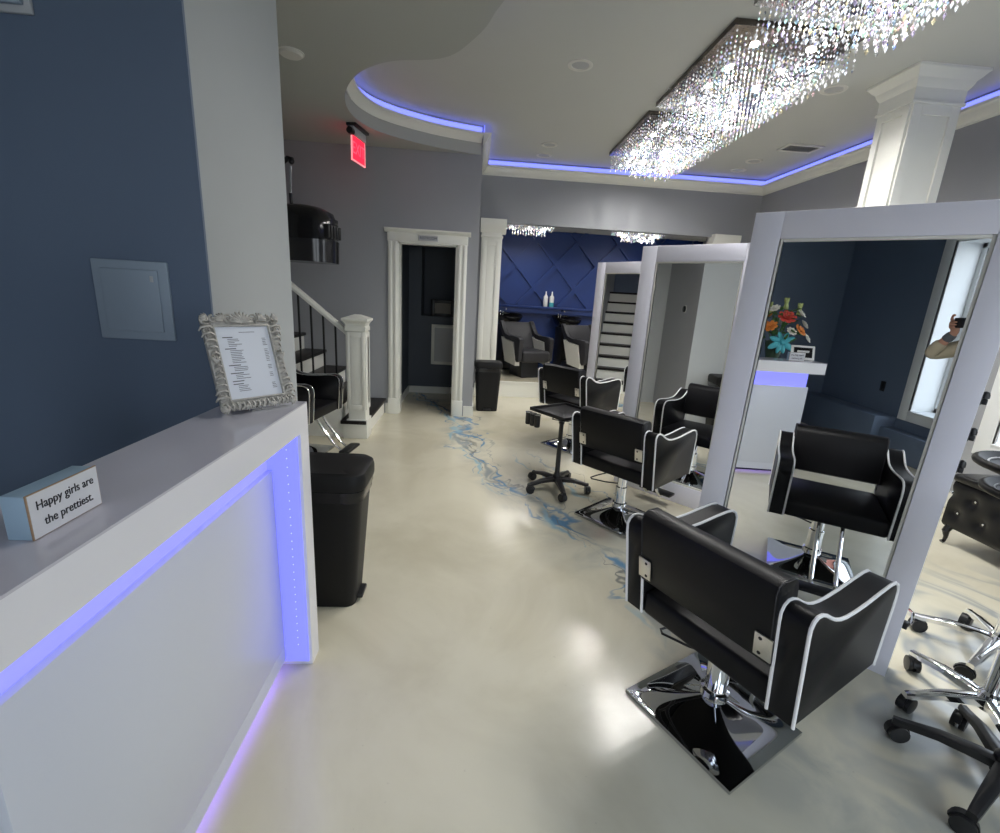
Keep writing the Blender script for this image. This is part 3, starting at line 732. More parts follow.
def make_chair(label, loc, rz, group):
    t = thing('styling_chair', label, 'salon chair', loc, rz, group)
    o = link('base', base_plate_bm(), DCHROME, t, 60)
    o.location = (-0.03, 0.222, 0)
    bm = B(); lathe(bm, [(0.050, 0.09), (0.050, 0.12), (0.040, 0.125), (0.040, 0.24), (0.034, 0.245), (0.034, 0.36), (0.07, 0.365), (0.07, 0.385), (0.034, 0.388), (0.034, 0.45)], 28, (-0.03, 0.222, 0)); link('pump_column', bm, CHROME, t)
    bm = B(); tube(bm, [(-0.05, 0.30, 0.34), (-0.12, 0.27, 0.32), (-0.215, 0.17, 0.275), (-0.235, 0.13, 0.262), (-0.215, 0.115, 0.262), (-0.12, 0.15, 0.262), (-0.03, 0.215, 0.262)], 0.005, 8)
    link('pump_lever', bm, BPLAST, t)
    f = B()
    for s in (-0.055, 0.055):
        tube(f, [(s, 0.42, 0.385), (s, 0.47, 0.30), (s, 0.60, 0.13), (s, 0.64, 0.095), (s, 0.70, 0.085)], 0.011, 10)
    fo = link('footrest', f, CHROME, t)
    bm = B(); bx(bm, -0.13, 0.13, 0.66, 0.75, 0.088, 0.108, 0.007); link('foot_pad', bm, BPLAST, fo)
    bm = B(); bx(bm, -0.238, 0.238, 0.0, 0.495, 0.385, 0.475, 0.018, 3); link('seat', bm, LEATHER, t)
    bm = B(); tube(bm, [(-0.23, 0.486, 0.464), (0.23, 0.486, 0.464)], 0.003, 6); link('seat_seam', bm, GREYLEATHER, t)
    for s in (-1, 1):
        bm = B(); x0, x1 = (0.2375, 0.3125) if s > 0 else (-0.3125, -0.2375)
        prism(bm, ARM, 'x', x0, x1, 0.006, 2)
        a = link('armrest', bm, LEATHER, t, 50)
        for x in (x0, x1):
            bm = B(); tube(bm, [(x, y, z) for y, z in ARM], 0.0052, 8); link('piping', bm, PIPING, a)
    # backrest: rounded slab tilted back
    bm = B()
    prof = [(0.040, 0.537), (0.053, 0.546), (0.045, 0.66), (0.026, 0.780), (0.014, 0.804), (-0.008, 0.815), (-0.054, 0.815), (-0.074, 0.804), (-0.080, 0.78), (-0.057, 0.66), (-0.036, 0.546), (-0.026, 0.537)]
    rings = []
    for x, k in ((-0.236, 0.86), (-0.234, 0.96), (-0.229, 1.0), (0.229, 1.0), (0.234, 0.96), (0.236, 0.86)):
        cy, cz = -0.01, 0.675
        rings.append([Vector((x, cy + (y - cy) * k, cz + (z - cz) * (0.94 + 0.06 * k))) for y, z in prof])
    loft(bm, rings); bk = link('backrest', bm, LEATHER, t, 40)
    for x in (-0.230, 0.230):
        bm = B(); tube(bm, [(x, y, z) for y, z in prof], 0.0018, 6, closed=True); link('seam', bm, GREYLEATHER, bk)
    for s in (-1, 1):
        bm = B(); box(bm, (s * 0.213, -0.049, 0.597), (0.052, 0.006, 0.080), 0.0025, M=Matrix.Rotation(math.radians(10), 3, 'X')); br = link('bracket', bm, STEEL, t)
        for zz in (0.572, 0.622):
            bm = B(); lathe(bm, [(0.0055, 0), (0.0055, 0.003), (0.003, 0.004)], 10, (s * 0.205, -0.050 - (zz - 0.597) * 0.176, zz), Matrix.Rotation(PI / 2, 3, 'X')); link('screw', bm, BPLAST, br)
    return t
# chair local: +y is the facing direction, heading h is measured from +x
def head(deg): return math.radians(deg - 90)
ch = make_chair('nearest black styling chair with white piping, facing the closest tall mirror', (0.783, 1.258, 0), head(28), 'styling chairs at the mirrors')
dup(ch, (0.946, 2.851, 0), head(40.2), 'black styling chair with white piping at the middle mirror, behind the rolling tray stand', 'styling chairs at the mirrors')
c3 = dup(ch, (0.919, 4.501, 0), head(37.8), 'farthest black styling chair with white piping, at the smallest mirror near the blue back room', 'styling chairs at the mirrors')
for c in c3.children:
    if c.name.split('.')[0] in ('seat', 'armrest', 'backrest', 'bracket', 'seat_seam'): c.location.z += 0.053     # pumped up higher
dc = dup(ch, (-1.765, 4.15, 0), head(-9.2), 'black dryer chair half hidden behind the desk end, in front of the staircase', None, skip=('piping',))
for c in list(dc.children):
    for g in list(c.children):
        if g.name.split('.')[0] == 'piping':
            g.data = g.data.copy(); g.data.materials.clear(); g.data.materials.append(CHROME)

# hood dryer on its wall arm
hd = thing('hood_dryer', 'black hooded hair dryer hanging on a wall arm above the stair rail', 'hair dryer', (-1.40, 4.12, 1.70), math.radians(-9))
bm = B()
rings = []
for z, rx_, ry_, off in ((0.0, 0.235, 0.19, 0.0), (0.02, 0.245, 0.20, 0.0), (0.12, 0.250, 0.205, 0.0), (0.22, 0.245, 0.20, -0.003), (0.31, 0.242, 0.192, -0.004), (0.365, 0.225, 0.175, -0.010), (0.40, 0.17, 0.13, -0.03), (0.415, 0.08, 0.07, -0.04)):
    rings.append([Vector((off + rx_ * math.copysign(abs(math.cos(2 * PI * k / 28)) ** 0.75, math.cos(2 * PI * k / 28)), ry_ * math.copysign(abs(math.sin(2 * PI * k / 28)) ** 0.75, math.sin(2 * PI * k / 28)), z)) for k in range(28)])
loft(bm, rings); link('hood', bm, BGLOSS, hd, 50)
bm = B()
rings = []
for z, k_ in ((-0.02, 0.97), (-0.02, 1.03), (0.15, 1.05), (0.15, 1.0)):
    rings.append([Vector((0.240 * k_ * math.copysign(abs(math.cos(2 * PI * k / 28)) ** 0.75, math.cos(2 * PI * k / 28)) + 0.0, 0.20 * k_ * math.copysign(abs(math.sin(2 * PI * k / 28)) ** 0.75, math.sin(2 * PI * k / 28)), z)) for k in range(28)])
loft(bm, rings); link('visor', bm, SMOKE, hd, 50)
bm = B()
for k in range(5): bx(bm, 0.215, 0.252, -0.12 + k * 0.05, -0.085 + k * 0.05, 0.17, 0.27, 0.006)
link('grille', bm, BPLAST, hd)
bm = B(); bx(bm, 0.175, 0.236, -0.06, 0.10, 0.27, 0.325, 0.008); link('control_panel', bm, BGLOSS, hd)
bm = B(); tube(bm, [(-0.10, 0, 0.36), (-0.11, 0, 0.46), (-0.11, 0, 0.50)], 0.014, 12); link('arm_socket', bm, BPLAST, hd)
bm = B(); tube(bm, [(-0.11, 0, 0.49), (-0.10, 0, 0.70)], 0.009, 12); link('chrome_post', bm, CHROME, hd)
bm = B(); tube(bm, [(-0.08, 0, 0.745), (-0.12, 0, 0.755), (-0.30, 0, 0.62), (-0.62, 0, 0.46), (-0.80, -0.1, 0.44)], [0.018, 0.020, 0.018, 0.018, 0.03], 12)
ball(bm, (-0.09, 0, 0.735), 0.024, 12); link('wall_arm', bm, BPLAST, hd)

# ------------------------------------------------------------------ staircase
st = thing('staircase', 'staircase with dark treads, white risers and iron balusters by the grey wall', 'staircase', (0, 0, 0))
rise, run, nx0 = 0.19, 0.235, -1.05
NST = 9
for k in range(1, NST + 1):
    nx = nx0 - run * (k - 1)
    y0 = 4.66 if k > 1 else 4.60
    bm = B(); bx(bm, nx - run - 0.02, nx, y0 if nx > -2.25 else 4.61, 5.715, rise * k - 0.035, rise * k, 0.006); link('tread', bm, DARKWOOD, st)
    bm = B(); bx(bm, nx - run, nx - 0.025, (y0 + 0.03) if nx > -2.25 else 4.62, 5.712, rise * (k - 1) + (0.0 if k == 1 else 0.0), rise * k - 0.035); link('riser', bm, TRIM, st)
# closed stringer on the open side
bm = B()
poly = [(nx0 - 0.03, 0.0)]
for k in range(1, 6):
    poly += [(nx0 - 0.03 - run * (k - 1), rise * k - 0.04), (nx0 - 0.03 - run * k, rise * k - 0.04)]
poly += [(-2.19, 0.90), (-2.19, 0.0)]
poly = [p for p in poly if p[0] > -2.20]
prism(bm, poly, 'y', 4.665, 4.70); link('stringer', bm, TRIM, st)
np_ = B(); nxc, nyc = -1.145, 4.725
bx(np_, nxc - 0.085, nxc + 0.085, nyc - 0.085, nyc + 0.085, 0, 1.13, 0.003); nw = link('newel_post', np_, TRIM, st)
bm = B()
for s in (-1, 1):
    for (a, b, c, d) in ((-0.085, -0.055, 0.30, 1.08), (0.055, 0.085, 0.30, 1.08), (-0.055, 0.055, 1.03, 1.08), (-0.055, 0.055, 0.30, 0.35)):
        bx(bm, nxc + a, nxc + b, nyc + s * 0.085, nyc + s * 0.097, c, d, 0.002)
        bx(bm, nxc + s * 0.085, nxc + s * 0.097, nyc + a, nyc + b, c, d, 0.002)
link('newel_panel', bm, TRIM, nw)
bm = B()
bx(bm, nxc - 0.102, nxc + 0.102, nyc - 0.102, nyc + 0.102, 0, 0.20, 0.003); link('newel_plinth', bm, TRIM, nw)
bm = B(); bx(bm, nxc - 0.100, nxc + 0.100, nyc - 0.100, nyc + 0.100, 1.09, 1.135, 0.003)
loft(bm, [[Vector((nxc + a * e, nyc + b * e, z)) for a, b in ((-1, -1), (1, -1), (1, 1), (-1, 1))] for e, z in ((0.09, 1.13), (0.098, 1.16), (0.118, 1.185), (0.125, 1.19), (0.125, 1.21), (0.11, 1.215), (0.03, 1.245))])
link('newel_cap', bm, TRIM, nw, 15)
sl = rise / run
def railz(x): return 1.06 + (-1.235 - x) * sl
bm = B(); poly = [(-0.035, -0.03), (0.035, -0.03), (0.04, 0.0), (0.028, 0.03), (-0.028, 0.03), (-0.04, 0.0)]
loft(bm, [[Vector((x, 4.725 + u, railz(x) + v)) for u, v in poly] for x in (-1.23, -2.19)]); link('handrail', bm, TRIM, st)
for k, x in enumerate((-1.36, -1.475, -1.59, -1.705, -1.82, -1.935, -2.05)):
    bm = B(); step = int((nx0 - x) / run) + 1
    bx(bm, x - 0.008, x + 0.008, 4.717, 4.733, rise * step, railz(x) - 0.02); bx(bm, x - 0.013, x + 0.013, 4.712, 4.738, rise * step, rise * step + 0.02, 0.003)
    link('baluster', bm, IRON, st)
# picture on the landing wall seen in the far mirror
pc = thing('wall_picture', 'small dark framed picture on the wall at the top of the stairs', 'picture', (-3.798, 5.25, 2.35), PI / 2)
bm = B()
for a, b, c, d in ((-0.22, -0.19, 0, 0.5), (0.19, 0.22, 0, 0.5), (-0.19, 0.19, 0.47, 0.5), (-0.19, 0.19, 0, 0.03)): bx(bm, a, b, -0.03, 0, c, d, 0.003)
link('frame', bm, LGREY, pc)
bm = B(); bx(bm, -0.19, 0.19, -0.012, -0.002, 0.03, 0.47); link('picture_sheet', bm, SLATE, pc)

# ------------------------------------------------------------------ restroom contents
ap = thing('access_panel', 'small white framed panel low on the dark wall inside the restroom', 'wall panel', (-0.44, 7.02, 0.45))
bm = B()
for a, b, c, d in ((-0.18, -0.135, 0, 0.59), (0.135, 0.18, 0, 0.59), (-0.135, 0.135, 0.545, 0.59), (-0.135, 0.135, 0, 0.045)): bx(bm, a, b, -0.025, 0.02, c, d, 0.003)
link('frame', bm, TRIM, ap)
bm = B(); bx(bm, -0.135, 0.135, -0.006, 0.015, 0.045, 0.545); link('panel', bm, LGREY, ap)
rs_ = thing('shadow_box', 'dark square box frame with a pale centre on the restroom ledge', 'picture frame', (-0.47, 7.13, 1.156))
bm = B()
for a, b, c, d in ((-0.17, -0.12, 0, 0.24), (0.12, 0.17, 0, 0.24), (-0.12, 0.12, 0.19, 0.24), (-0.12, 0.12, 0, 0.04)): bx(bm, a, b, -0.03, 0.03, c, d, 0.003)
link('frame', bm, BPLAST, rs_)
bm = B(); bx(bm, -0.12, 0.12, 0.0, 0.02, 0.04, 0.19); link('centre', bm, mat('taupe card', (0.30, 0.28, 0.25, 1), 0.7, noise=0.05), rs_)

# ------------------------------------------------------------------ exit sign
es_ = thing('exit_sign', 'red lit EXIT sign hanging from the low ceiling by the stairs', 'exit sign', (-1.205, 5.12, 3.0), math.radians(79))
bm = B(); bx(bm, -0.14, 0.17, -0.05, 0.05, -0.025, 0, 0.006); link('canopy', bm, BPLAST, es_)
bm = B(); bx(bm, -0.13, 0.16, -0.022, 0.022, -0.10, -0.025, 0.008); link('housing', bm, LGREY, es_)
bm = B(); lathe(bm, [(0.030, -0.03), (0.034, 0.0), (0.030, 0.03)], 16, (-0.145, 0, -0.075), Matrix.Rotation(PI / 2, 3, 'Y')); link('end_cap', bm, BPLAST, es_)
bm = B(); bx(bm, -0.13, 0.16, -0.004, 0.004, -0.31, -0.10); pn = link('panel', bm, REDLIT, es_)
bm = B()
for a, b, c, d in ((-0.136, -0.124, -0.316, -0.10), (0.154, 0.166, -0.316, -0.10), (-0.136, 0.166, -0.318, -0.306)): bx(bm, a, b, -0.006, 0.006, c, d)
link('panel_edge', bm, REDEDGE, pn)
text('lettering', 'EXIT', 0.15, REDTXT, es_, (0.015, -0.005, -0.205), (PI / 2, 0, 0), xs=0.9)
text('lettering', 'EXIT', 0.15, REDTXT, es_, (0.015, 0.005, -0.205), (PI / 2, 0, PI), xs=0.9)

# ------------------------------------------------------------------ ceiling fixtures
def downlight(label, x, y, z, on=0.0):
    t = thing('ceiling_light', label, 'downlight', (x, y, z), 0, 'recessed downlights')
    bm = B(); lathe(bm, [(0.098, 0.0), (0.098, -0.006), (0.090, -0.010), (0.072, -0.008), (0.066, 0.0)], 32, capb=False, capt=False); link('trim_ring', bm, OFFW, t)
    bm = B(); lathe(bm, [(0.068, -0.001), (0.060, -0.002), (0.001, -0.003)], 32, capb=False); link('lens', bm, LGREY, t)
for lb, x, y in (('recessed white downlight alone in the ceiling left of the chandeliers', 0.75, 4.19), ('nearer of two recessed downlights close together above the far wall', 0.815, 6.18),
                 ('farther of two recessed downlights close together above the far wall', 0.81, 6.62), ('recessed downlight beside the middle chandelier near the column', 2.86, 4.21),
                 ('recessed downlight in the far right ceiling corner, right of the smallest chandelier', 3.41, 6.60), ('recessed downlight between the vent and the far right ceiling corner', 3.37, 6.18)):
    downlight(lb, x, y, UPZ)
sd = thing('smoke_detector', 'flat round white disc on the low ceiling at the edge of the pale wall', 'smoke detector', (-1.30, 3.70, LOWZ))
bm = B(); lathe(bm, [(0.075, 0), (0.075, -0.012), (0.066, -0.02), (0.002, -0.022)], 28, capb=False); link('housing', bm, OFFW, sd)
bm = B(); lathe(bm, [(0.085, 0), (0.085, -0.004), (0.075, -0.005)], 28, capb=False, capt=False); link('ring', bm, OFFW, sd)
vt = thing('ceiling_vent', 'rectangular louvred ceiling vent between the chandeliers and the column', 'vent', (3.556, 5.60, UPZ))
bm = B()
for a in ((-0.20, 0.20, -0.12, -0.085), (-0.20, 0.20, 0.085, 0.12), (-0.20, -0.165, -0.085, 0.085), (0.165, 0.20, -0.085, 0.085)): bx(bm, a[0], a[1], a[2], a[3], -0.014, 0, 0.003)
link('frame', bm, OFFW, vt)
bm = B(); bx(bm, -0.165, 0.165, -0.085, 0.085, -0.004, -0.001); link('backing', bm, VENT, vt)
bm = B()
for k in range(8): box(bm, (0, -0.075 + k * 0.0215, -0.008), (0.33, 0.012, 0.0015), M=Matrix.Rotation(0.7, 3, 'X'))
link('louvre', bm, LGREY, vt)

def chandelier(label, x, y, z, w, l, h1, h2, sp, lights, inset, power, plate=0.04):
    t = thing('chandelier', label, 'chandelier', (x, y, z), 0, 'crystal chandeliers')
    bm = B(); bx(bm, -w / 2, w / 2, -l / 2, l / 2, -plate, 0, 0.003); link('canopy_plate', bm, BRONZE, t)
    bm = B(); rnd = random.Random(len(label))
    nx, ny = int(w / sp), int(l / sp)
    for i in range(nx):
        for j in range(ny):
            px = -w / 2 + (i + 0.5) * w / nx; py = -l / 2 + (j + 0.5) * l / ny
            inn = abs(px) < w / 2 - inset and abs(py) < l / 2 - inset
            low = -h2 if inn else -h1
            zz = -plate - 0.02 + rnd.uniform(-0.01, 0.01) - (0.0 if inn or True else 0)
            first = True
            while zz > low:
                big = zz - 0.032 < low
                r = 0.011 if big else 0.0075; hh_ = 0.020 if big else 0.0115
                q = rnd.uniform(0, PI / 2)
                ring = [bm.verts.new((px + r * math.cos(q + k * PI / 2), py + r * math.sin(q + k * PI / 2), zz)) for k in range(4)]
                a = bm.verts.new((px, py, zz + hh_)); b = bm.verts.new((px, py, zz - hh_))
                for k in range(4):
                    bm.faces.new((ring[k], ring[(k + 1) % 4], a)); bm.faces.new((ring[(k + 1) % 4], ring[k], b))
                zz -= 0.030
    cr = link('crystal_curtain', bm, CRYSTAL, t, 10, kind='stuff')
    for (lx, ly) in lights:
        bm = B(); lathe(bm, [(0.03, 0), (0.032, -0.010), (0.024, -0.014), (0.001, -0.014)], 16, (lx, ly, -plate), capb=False); link('led_spot', bm, BULB, t)
        lt = bpy.data.lights.new('spot_lamp', 'SPOT'); lt.energy = power; lt.spot_size = math.radians(165); lt.spot_blend = 0.7; lt.shadow_soft_size = 0.03; lt.color = (1.0, 0.975, 0.94)
        lo = bpy.data.objects.new('spot_lamp', lt); C.objects.link(lo); lo.location = (lx, ly, -plate - 0.05); lo.parent = t
    return t
def grid(nx, ny, w, l): return [(-w / 2 + (i + .5) * w / nx, -l / 2 + (j + .5) * l / ny) for i in range(nx) for j in range(ny)]
PW = 24.0
chandelier('smallest and farthest of the three big ceiling chandeliers, near the far wall', 2.02, 5.61, UPZ, 0.885, 1.35, 0.22, 0.328, 0.060, grid(2, 4, 0.80, 1.30), 0.18, PW)
chandelier('middle of the three big crystal chandeliers, its bronze plate edge showing', 2.02, 4.075, UPZ, 0.885, 1.35, 0.22, 0.328, 0.060, grid(2, 4, 0.80, 1.30), 0.18, PW)
chandelier('nearest and biggest-looking crystal chandelier, cut off by the top of the photo', 2.02, 2.53, UPZ, 0.885, 1.35, 0.22, 0.328, 0.060, grid(2, 4, 0.80, 1.30), 0.18, PW)
chandelier('small crystal chandelier against the blue wall beside the white left pilaster', 0.80, 7.75, 2.64, 0.80, 0.40, 0.10, 0.19, 0.042, grid(3, 1, 0.8, 0.4), 0.12, 15.0, 0.02)
chandelier('small crystal chandelier in the blue back room above the farthest mirror', 2.55, 7.75, 2.64, 0.80, 0.40, 0.10, 0.19, 0.042, grid(3, 1, 0.8, 0.4), 0.12, 15.0, 0.02)

# ------------------------------------------------------------------ mirror stations
MA = math.atan2(-0.740, 0.673)       # heading of the mirror's long side
def make_mirror(label, left_xy, ang=None, W=0.869, sr=0.12, roll=0.0):
    t = thing('floor_mirror', label, 'mirror', (left_xy[0], left_xy[1], 0), MA if ang is None else ang, 'tall mirror stations')
    t.rotation_euler = (0, roll, MA if ang is None else ang)
    H, sw, dep = 1.93, 0.12, 0.09        # local x along the frame, local y into the back (+y)
    bm = B()
    bx(bm, 0, sw, 0, dep, 0, H, 0.002); bx(bm, W - sr, W, 0, dep, 0, H, 0.002); bx(bm, sw, W - sr, 0, dep, H - 0.113, H, 0.002); bx(bm, sw, W - sr, 0, dep, 0, 0.15, 0.002)
    link('frame', bm, MFRAME, t)
    bm = B(); k = 0.012
    bx(bm, sw, sw + k, 0.008, 0.04, 0.15, H - 0.113, 0.003); bx(bm, W - sr - k, W - sr, 0.008, 0.04, 0.15, H - 0.113, 0.003)
    bx(bm, sw + k, W - sr - k, 0.008, 0.04, H - 0.113 - k, H - 0.113, 0.003); bx(bm, sw + k, W - sr - k, 0.008, 0.04, 0.15, 0.15 + k, 0.003)
    link('inner_bead', bm, TRIM, t)
    bm = B(); bx(bm, sw, W - sr, 0.018, 0.045, 0.15, H - 0.113); link('mirror_glass', bm, MIRROR, t)
    bm = B(); bx(bm, sw, W - sr, 0.045, dep - 0.005, 0.15, H - 0.113); link('back_board', bm, MFRAME, t)
    return t
m1 = make_mirror('nearest and largest tall white framed mirror, reflecting flowers on the desk', (1.236, 2.230), W=0.894, sr=0.095, roll=math.radians(0.9))
WH = 0.894
for (zz, y_) in ((1.25, 0.05), (1.11, 0.05), (0.98, 0.05)):
    bm = B(); bx(bm, WH, WH + 0.004, y_ - 0.018, y_ + 0.018, zz - 0.024, zz + 0.024, 0.001)
    bx(bm, WH + 0.004, WH + 0.020, y_ - 0.015, y_ + 0.015, zz - 0.023, zz - 0.002, 0.003)
    lathe(bm, [(0.013, -0.012), (0.013, 0.0), (0.010, 0.010), (0.003, 0.014)], 14, (WH + 0.010, y_, zz + 0.012)); link('tool_hook', bm, BPLAST, m1)
bm = B(); tube(bm, [(WH, 0.05, 0.335), (WH + 0.02, 0.05, 0.325), (WH + 0.026, 0.05, 0.29), (WH + 0.02, 0.05, 0.26), (WH, 0.05, 0.25)], 0.006, 8); link('tool_ring', bm, CHROME, m1)
bm = B(); bx(bm, WH, WH + 0.018, 0.035, 0.065, 0.245, 0.275, 0.003); link('tool_hook', bm, BPLAST, m1)
make_mirror('middle tall white framed mirror reflecting the pale wall with a round thermostat', (1.27, 3.71))
make_mirror('farthest and smallest tall white framed mirror, reflecting the white stair risers', (1.375, 5.47), ang=math.radians(34.5 - 90))

# ------------------------------------------------------------------ casters and bases
def caster_bm(bm_f, bm_w, p, ang, r=0.032):
    c = Vector(p); d = Vector((math.cos(ang), math.sin(ang), 0)); n = Vector((-d.y, d.x, 0))
    Mx = Matrix.Rotation(ang, 3, 'Z') @ Matrix.Rotation(PI / 2, 3, 'X')
    for s in (-1, 1):
        lathe(bm_w, [(r * 0.55, -0.010), (r, -0.008), (r, 0.008), (r * 0.55, 0.010)], 18, c + n * (s * 0.013) - d * 0.012 + Vector((0, 0, r)), Mx)
    prof = []
    for k in range(9):
        a = -0.2 + k / 8 * (PI + 0.1); prof.append((-0.012 + (r + 0.005) * math.cos(a), r + (r + 0.005) * math.sin(a)))
    prof += [(-0.036, r * 0.8), (-0.012, r * 1.1)]
    A = [bm_f.verts.new(c + d * u + n * 0.008 + Vector((0, 0, v))) for u, v in prof]; D = [bm_f.verts.new(c + d * u - n * 0.008 + Vector((0, 0, v))) for u, v in prof]
    bm_f.faces.new(A); bm_f.faces.new(D[::-1])
    for k in range(len(A)): bm_f.faces.new((A[k], D[k], D[(k + 1) % len(A)], A[(k + 1) % len(A)]))
    tube(bm_f, [c + Vector((0, 0, r * 1.6)), c + Vector((0, 0, r * 2 + 0.02))], 0.010, 10)
def five_star(t, rad, a0, m, hubz=0.11, tipz=0.078, w=0.021):
    for k in range(5):
        a = a0 + k * 2 * PI / 5; d = Vector((math.cos(a), math.sin(a), 0)); n = Vector((-d.y, d.x, 0))
        bm = B(); rings = []
        for s, ww, zz, th in ((0.0, w * 1.25, hubz, 0.030), (0.25, w * 1.15, hubz, 0.028), (0.6, w, (hubz + tipz) / 2 + 0.008, 0.022), (0.95, w * 0.8, tipz, 0.018), (1.04, w * 0.7, tipz - 0.004, 0.015)):
            p = d * (rad * s) + Vector((0, 0, zz))
            rings.append([p + n * ww - Vector((0, 0, th)), p + n * ww, p + n * ww * 0.6 + Vector((0, 0, 0.006)), p - n * ww * 0.6 + Vector((0, 0, 0.006)), p - n * ww, p - n * ww - Vector((0, 0, th))])
        loft(bm, rings); lg = link('leg', bm, m, t, 40)
        f = B(); wv = B(); caster_bm(f, wv, d * rad + Vector((0, 0, 0)), a + 0.5 + k * 1.3)
        link('caster_hood', f, BPLAST, lg); link('caster_wheel', wv, BPLAST, lg)

# tray trolley between the chairs
tr = thing('tray_stand', 'black rolling salon tray stand on five casters between the styling chairs', 'trolley', (0.722, 3.49, 0), 0)
five_star(tr, 0.25, math.radians(-90 + 4), BPLAST, 0.105)
bm = B(); lathe(bm, [(0.034, 0.07), (0.036, 0.12), (0.024, 0.135), (0.020, 0.15), (0.018, 0.55), (0.024, 0.56), (0.024, 0.575)], 18); link('column', bm, BPLAST, tr)
tx, ty, ta = 0.075, 0.275, math.radians(33.5)
MT = Matrix.Rotation(ta, 4, 'Z')
bm = B()
def traybox(cx, cy, cz, sx, sy, sz, bev=0.003):
    p = MT @ Vector((cx, cy, 0)); box(bm, (tx + p.x, ty + p.y, cz), (sx, sy, sz), bev, M=MT.to_3x3())
traybox(0, 0, 0.580, 0.42, 0.42, 0.010)
for a, b, c, d in ((0.205, 0, 0.012, 0.42), (-0.205, 0, 0.012, 0.42), (0, 0.205, 0.42, 0.012), (0, -0.205, 0.42, 0.012)): traybox(a, b, 0.592, c, d, 0.026)
link('tray', bm, BPLAST, tr)
bm = B()
tube(bm, [(0, 0, 0.565), (0.02, 0.06, 0.568), (tx, ty, 0.574)], 0.016, 10); link('tray_arm', bm, BPLAST, tr)
hb = B(); ph = MT @ Vector((-0.225, 0.02, 0)); wire = B()
for k in range(3):
    q = MT @ Vector((-0.245, 0.065 + k * 0.056, 0)); lathe(hb, [(0.022, 0.465), (0.026, 0.475), (0.026, 0.572), (0.022, 0.574)], 16, (tx + q.x, ty + q.y, 0))
    tube(wire, [(tx + q.x + 0.027 * math.cos(a), ty + q.y + 0.027 * math.sin(a), 0.570) for a in [2 * PI * i / 12 for i in range(12)]], 0.003, 6, closed=True)
th = link('tool_cup', hb, BPLAST, tr)
link('cup_wire', wire, CHROME, th)

# chrome stools and black stool base at the right edge
def make_stool(label, loc, a0, basem, seat_h, group, k=1.0):
    t = thing('rolling_stool', label, 'stool', loc, 0, group)
    five_star(t, 0.275, a0, basem, 0.120, 0.086, 0.019)
    bm = B(); lathe(bm, [(0.036, 0.075), (0.036, 0.14), (0.026, 0.15), (0.026, 0.32), (0.016, 0.325), (0.016, seat_h - 0.05), (0.05, seat_h - 0.045), (0.05, seat_h - 0.03)], 20); link('gas_column', bm, basem, t)
    bm = B(); lathe(bm, [(0.13 * k, seat_h - 0.03), (0.155 * k, seat_h - 0.02), (0.165 * k, seat_h + 0.01), (0.165 * k, seat_h + 0.04), (0.15 * k, seat_h + 0.065), (0.12 * k, seat_h + 0.072), (0.002, seat_h + 0.074)], 36); link('seat', bm, LEATHER, t, 60)
    return t
tc_ = thing('tray_trolley', 'chrome based trolley with two round black trays, beside the black tufted bench', 'trolley', (2.45, 1.67, 0))
five_star(tc_, 0.275, math.atan2(1.858 - 1.66, 2.237 - 2.42), CHROME, 0.120, 0.086, 0.019)
bm = B(); lathe(bm, [(0.036, 0.075), (0.036, 0.14), (0.024, 0.15), (0.024, 0.60), (0.016, 0.605), (0.016, 0.94)], 20); link('column', bm, CHROME, tc_)
for zt, rt, ox, oy in ((0.775, 0.215, 0.0, 0.0), (0.885, 0.225, -0.02, 0.03)):
    bm = B(); lathe(bm, [(rt * 0.5, 0.0), (rt * 0.85, 0.006), (rt * 0.97, 0.018), (rt, 0.034), (rt * 0.985, 0.046), (rt * 0.93, 0.048), (rt * 0.80, 0.026), (rt * 0.5, 0.018), (0.001, 0.016)], 40, (ox, oy, zt)); tube(bm, [(ox + rt * 0.97 * math.cos(a), oy + rt * 0.97 * math.sin(a), zt + 0.034) for a in [2 * PI * i / 40 for i in range(40)]], 0.017, 10, closed=True); ty_ = link('tray', bm, TRAYB, tc_, 60)
    bm = B(); tube(bm, [(ox + rt * 0.80 * math.cos(a), oy + rt * 0.80 * math.sin(a), zt + 0.030) for a in [2 * PI * i / 36 for i in range(36)]], 0.004, 6, closed=True); link('inner_ring', bm, LGREY, ty_)
bm = B(); lathe(bm, [(0.045, 0.0), (0.042, 0.10), (0.038, 0.13)], 20, (0.06, 0.10, 0.905)); link('holder_cup', bm, BPLAST, tc_)
make_stool('chrome based rolling stool between the tray trolley and the black based stool', (2.03, 1.345, 0), math.atan2(1.406 - 1.345, 1.736 - 2.03), CHROME, 0.82, 'rolling stools', 0.75)
make_stool('black plastic based rolling stool nearest the bottom right corner', (1.80, 1.09, 0), math.atan2(1.245 - 1.09, 1.647 - 1.80), BPLAST, 0.76, 'rolling stools', 0.9)

# tufted bench under the window
bn = thing('tufted_bench', 'black tufted bench with crystal buttons and curved legs under the right window', 'bench', (3.55, 2.15, 0))
bm = B()
nx, nz = 60, 14
bl, bh0, bh1, bd0, bd1 = 0.66, 0.12, 0.46, -0.20, 0.36
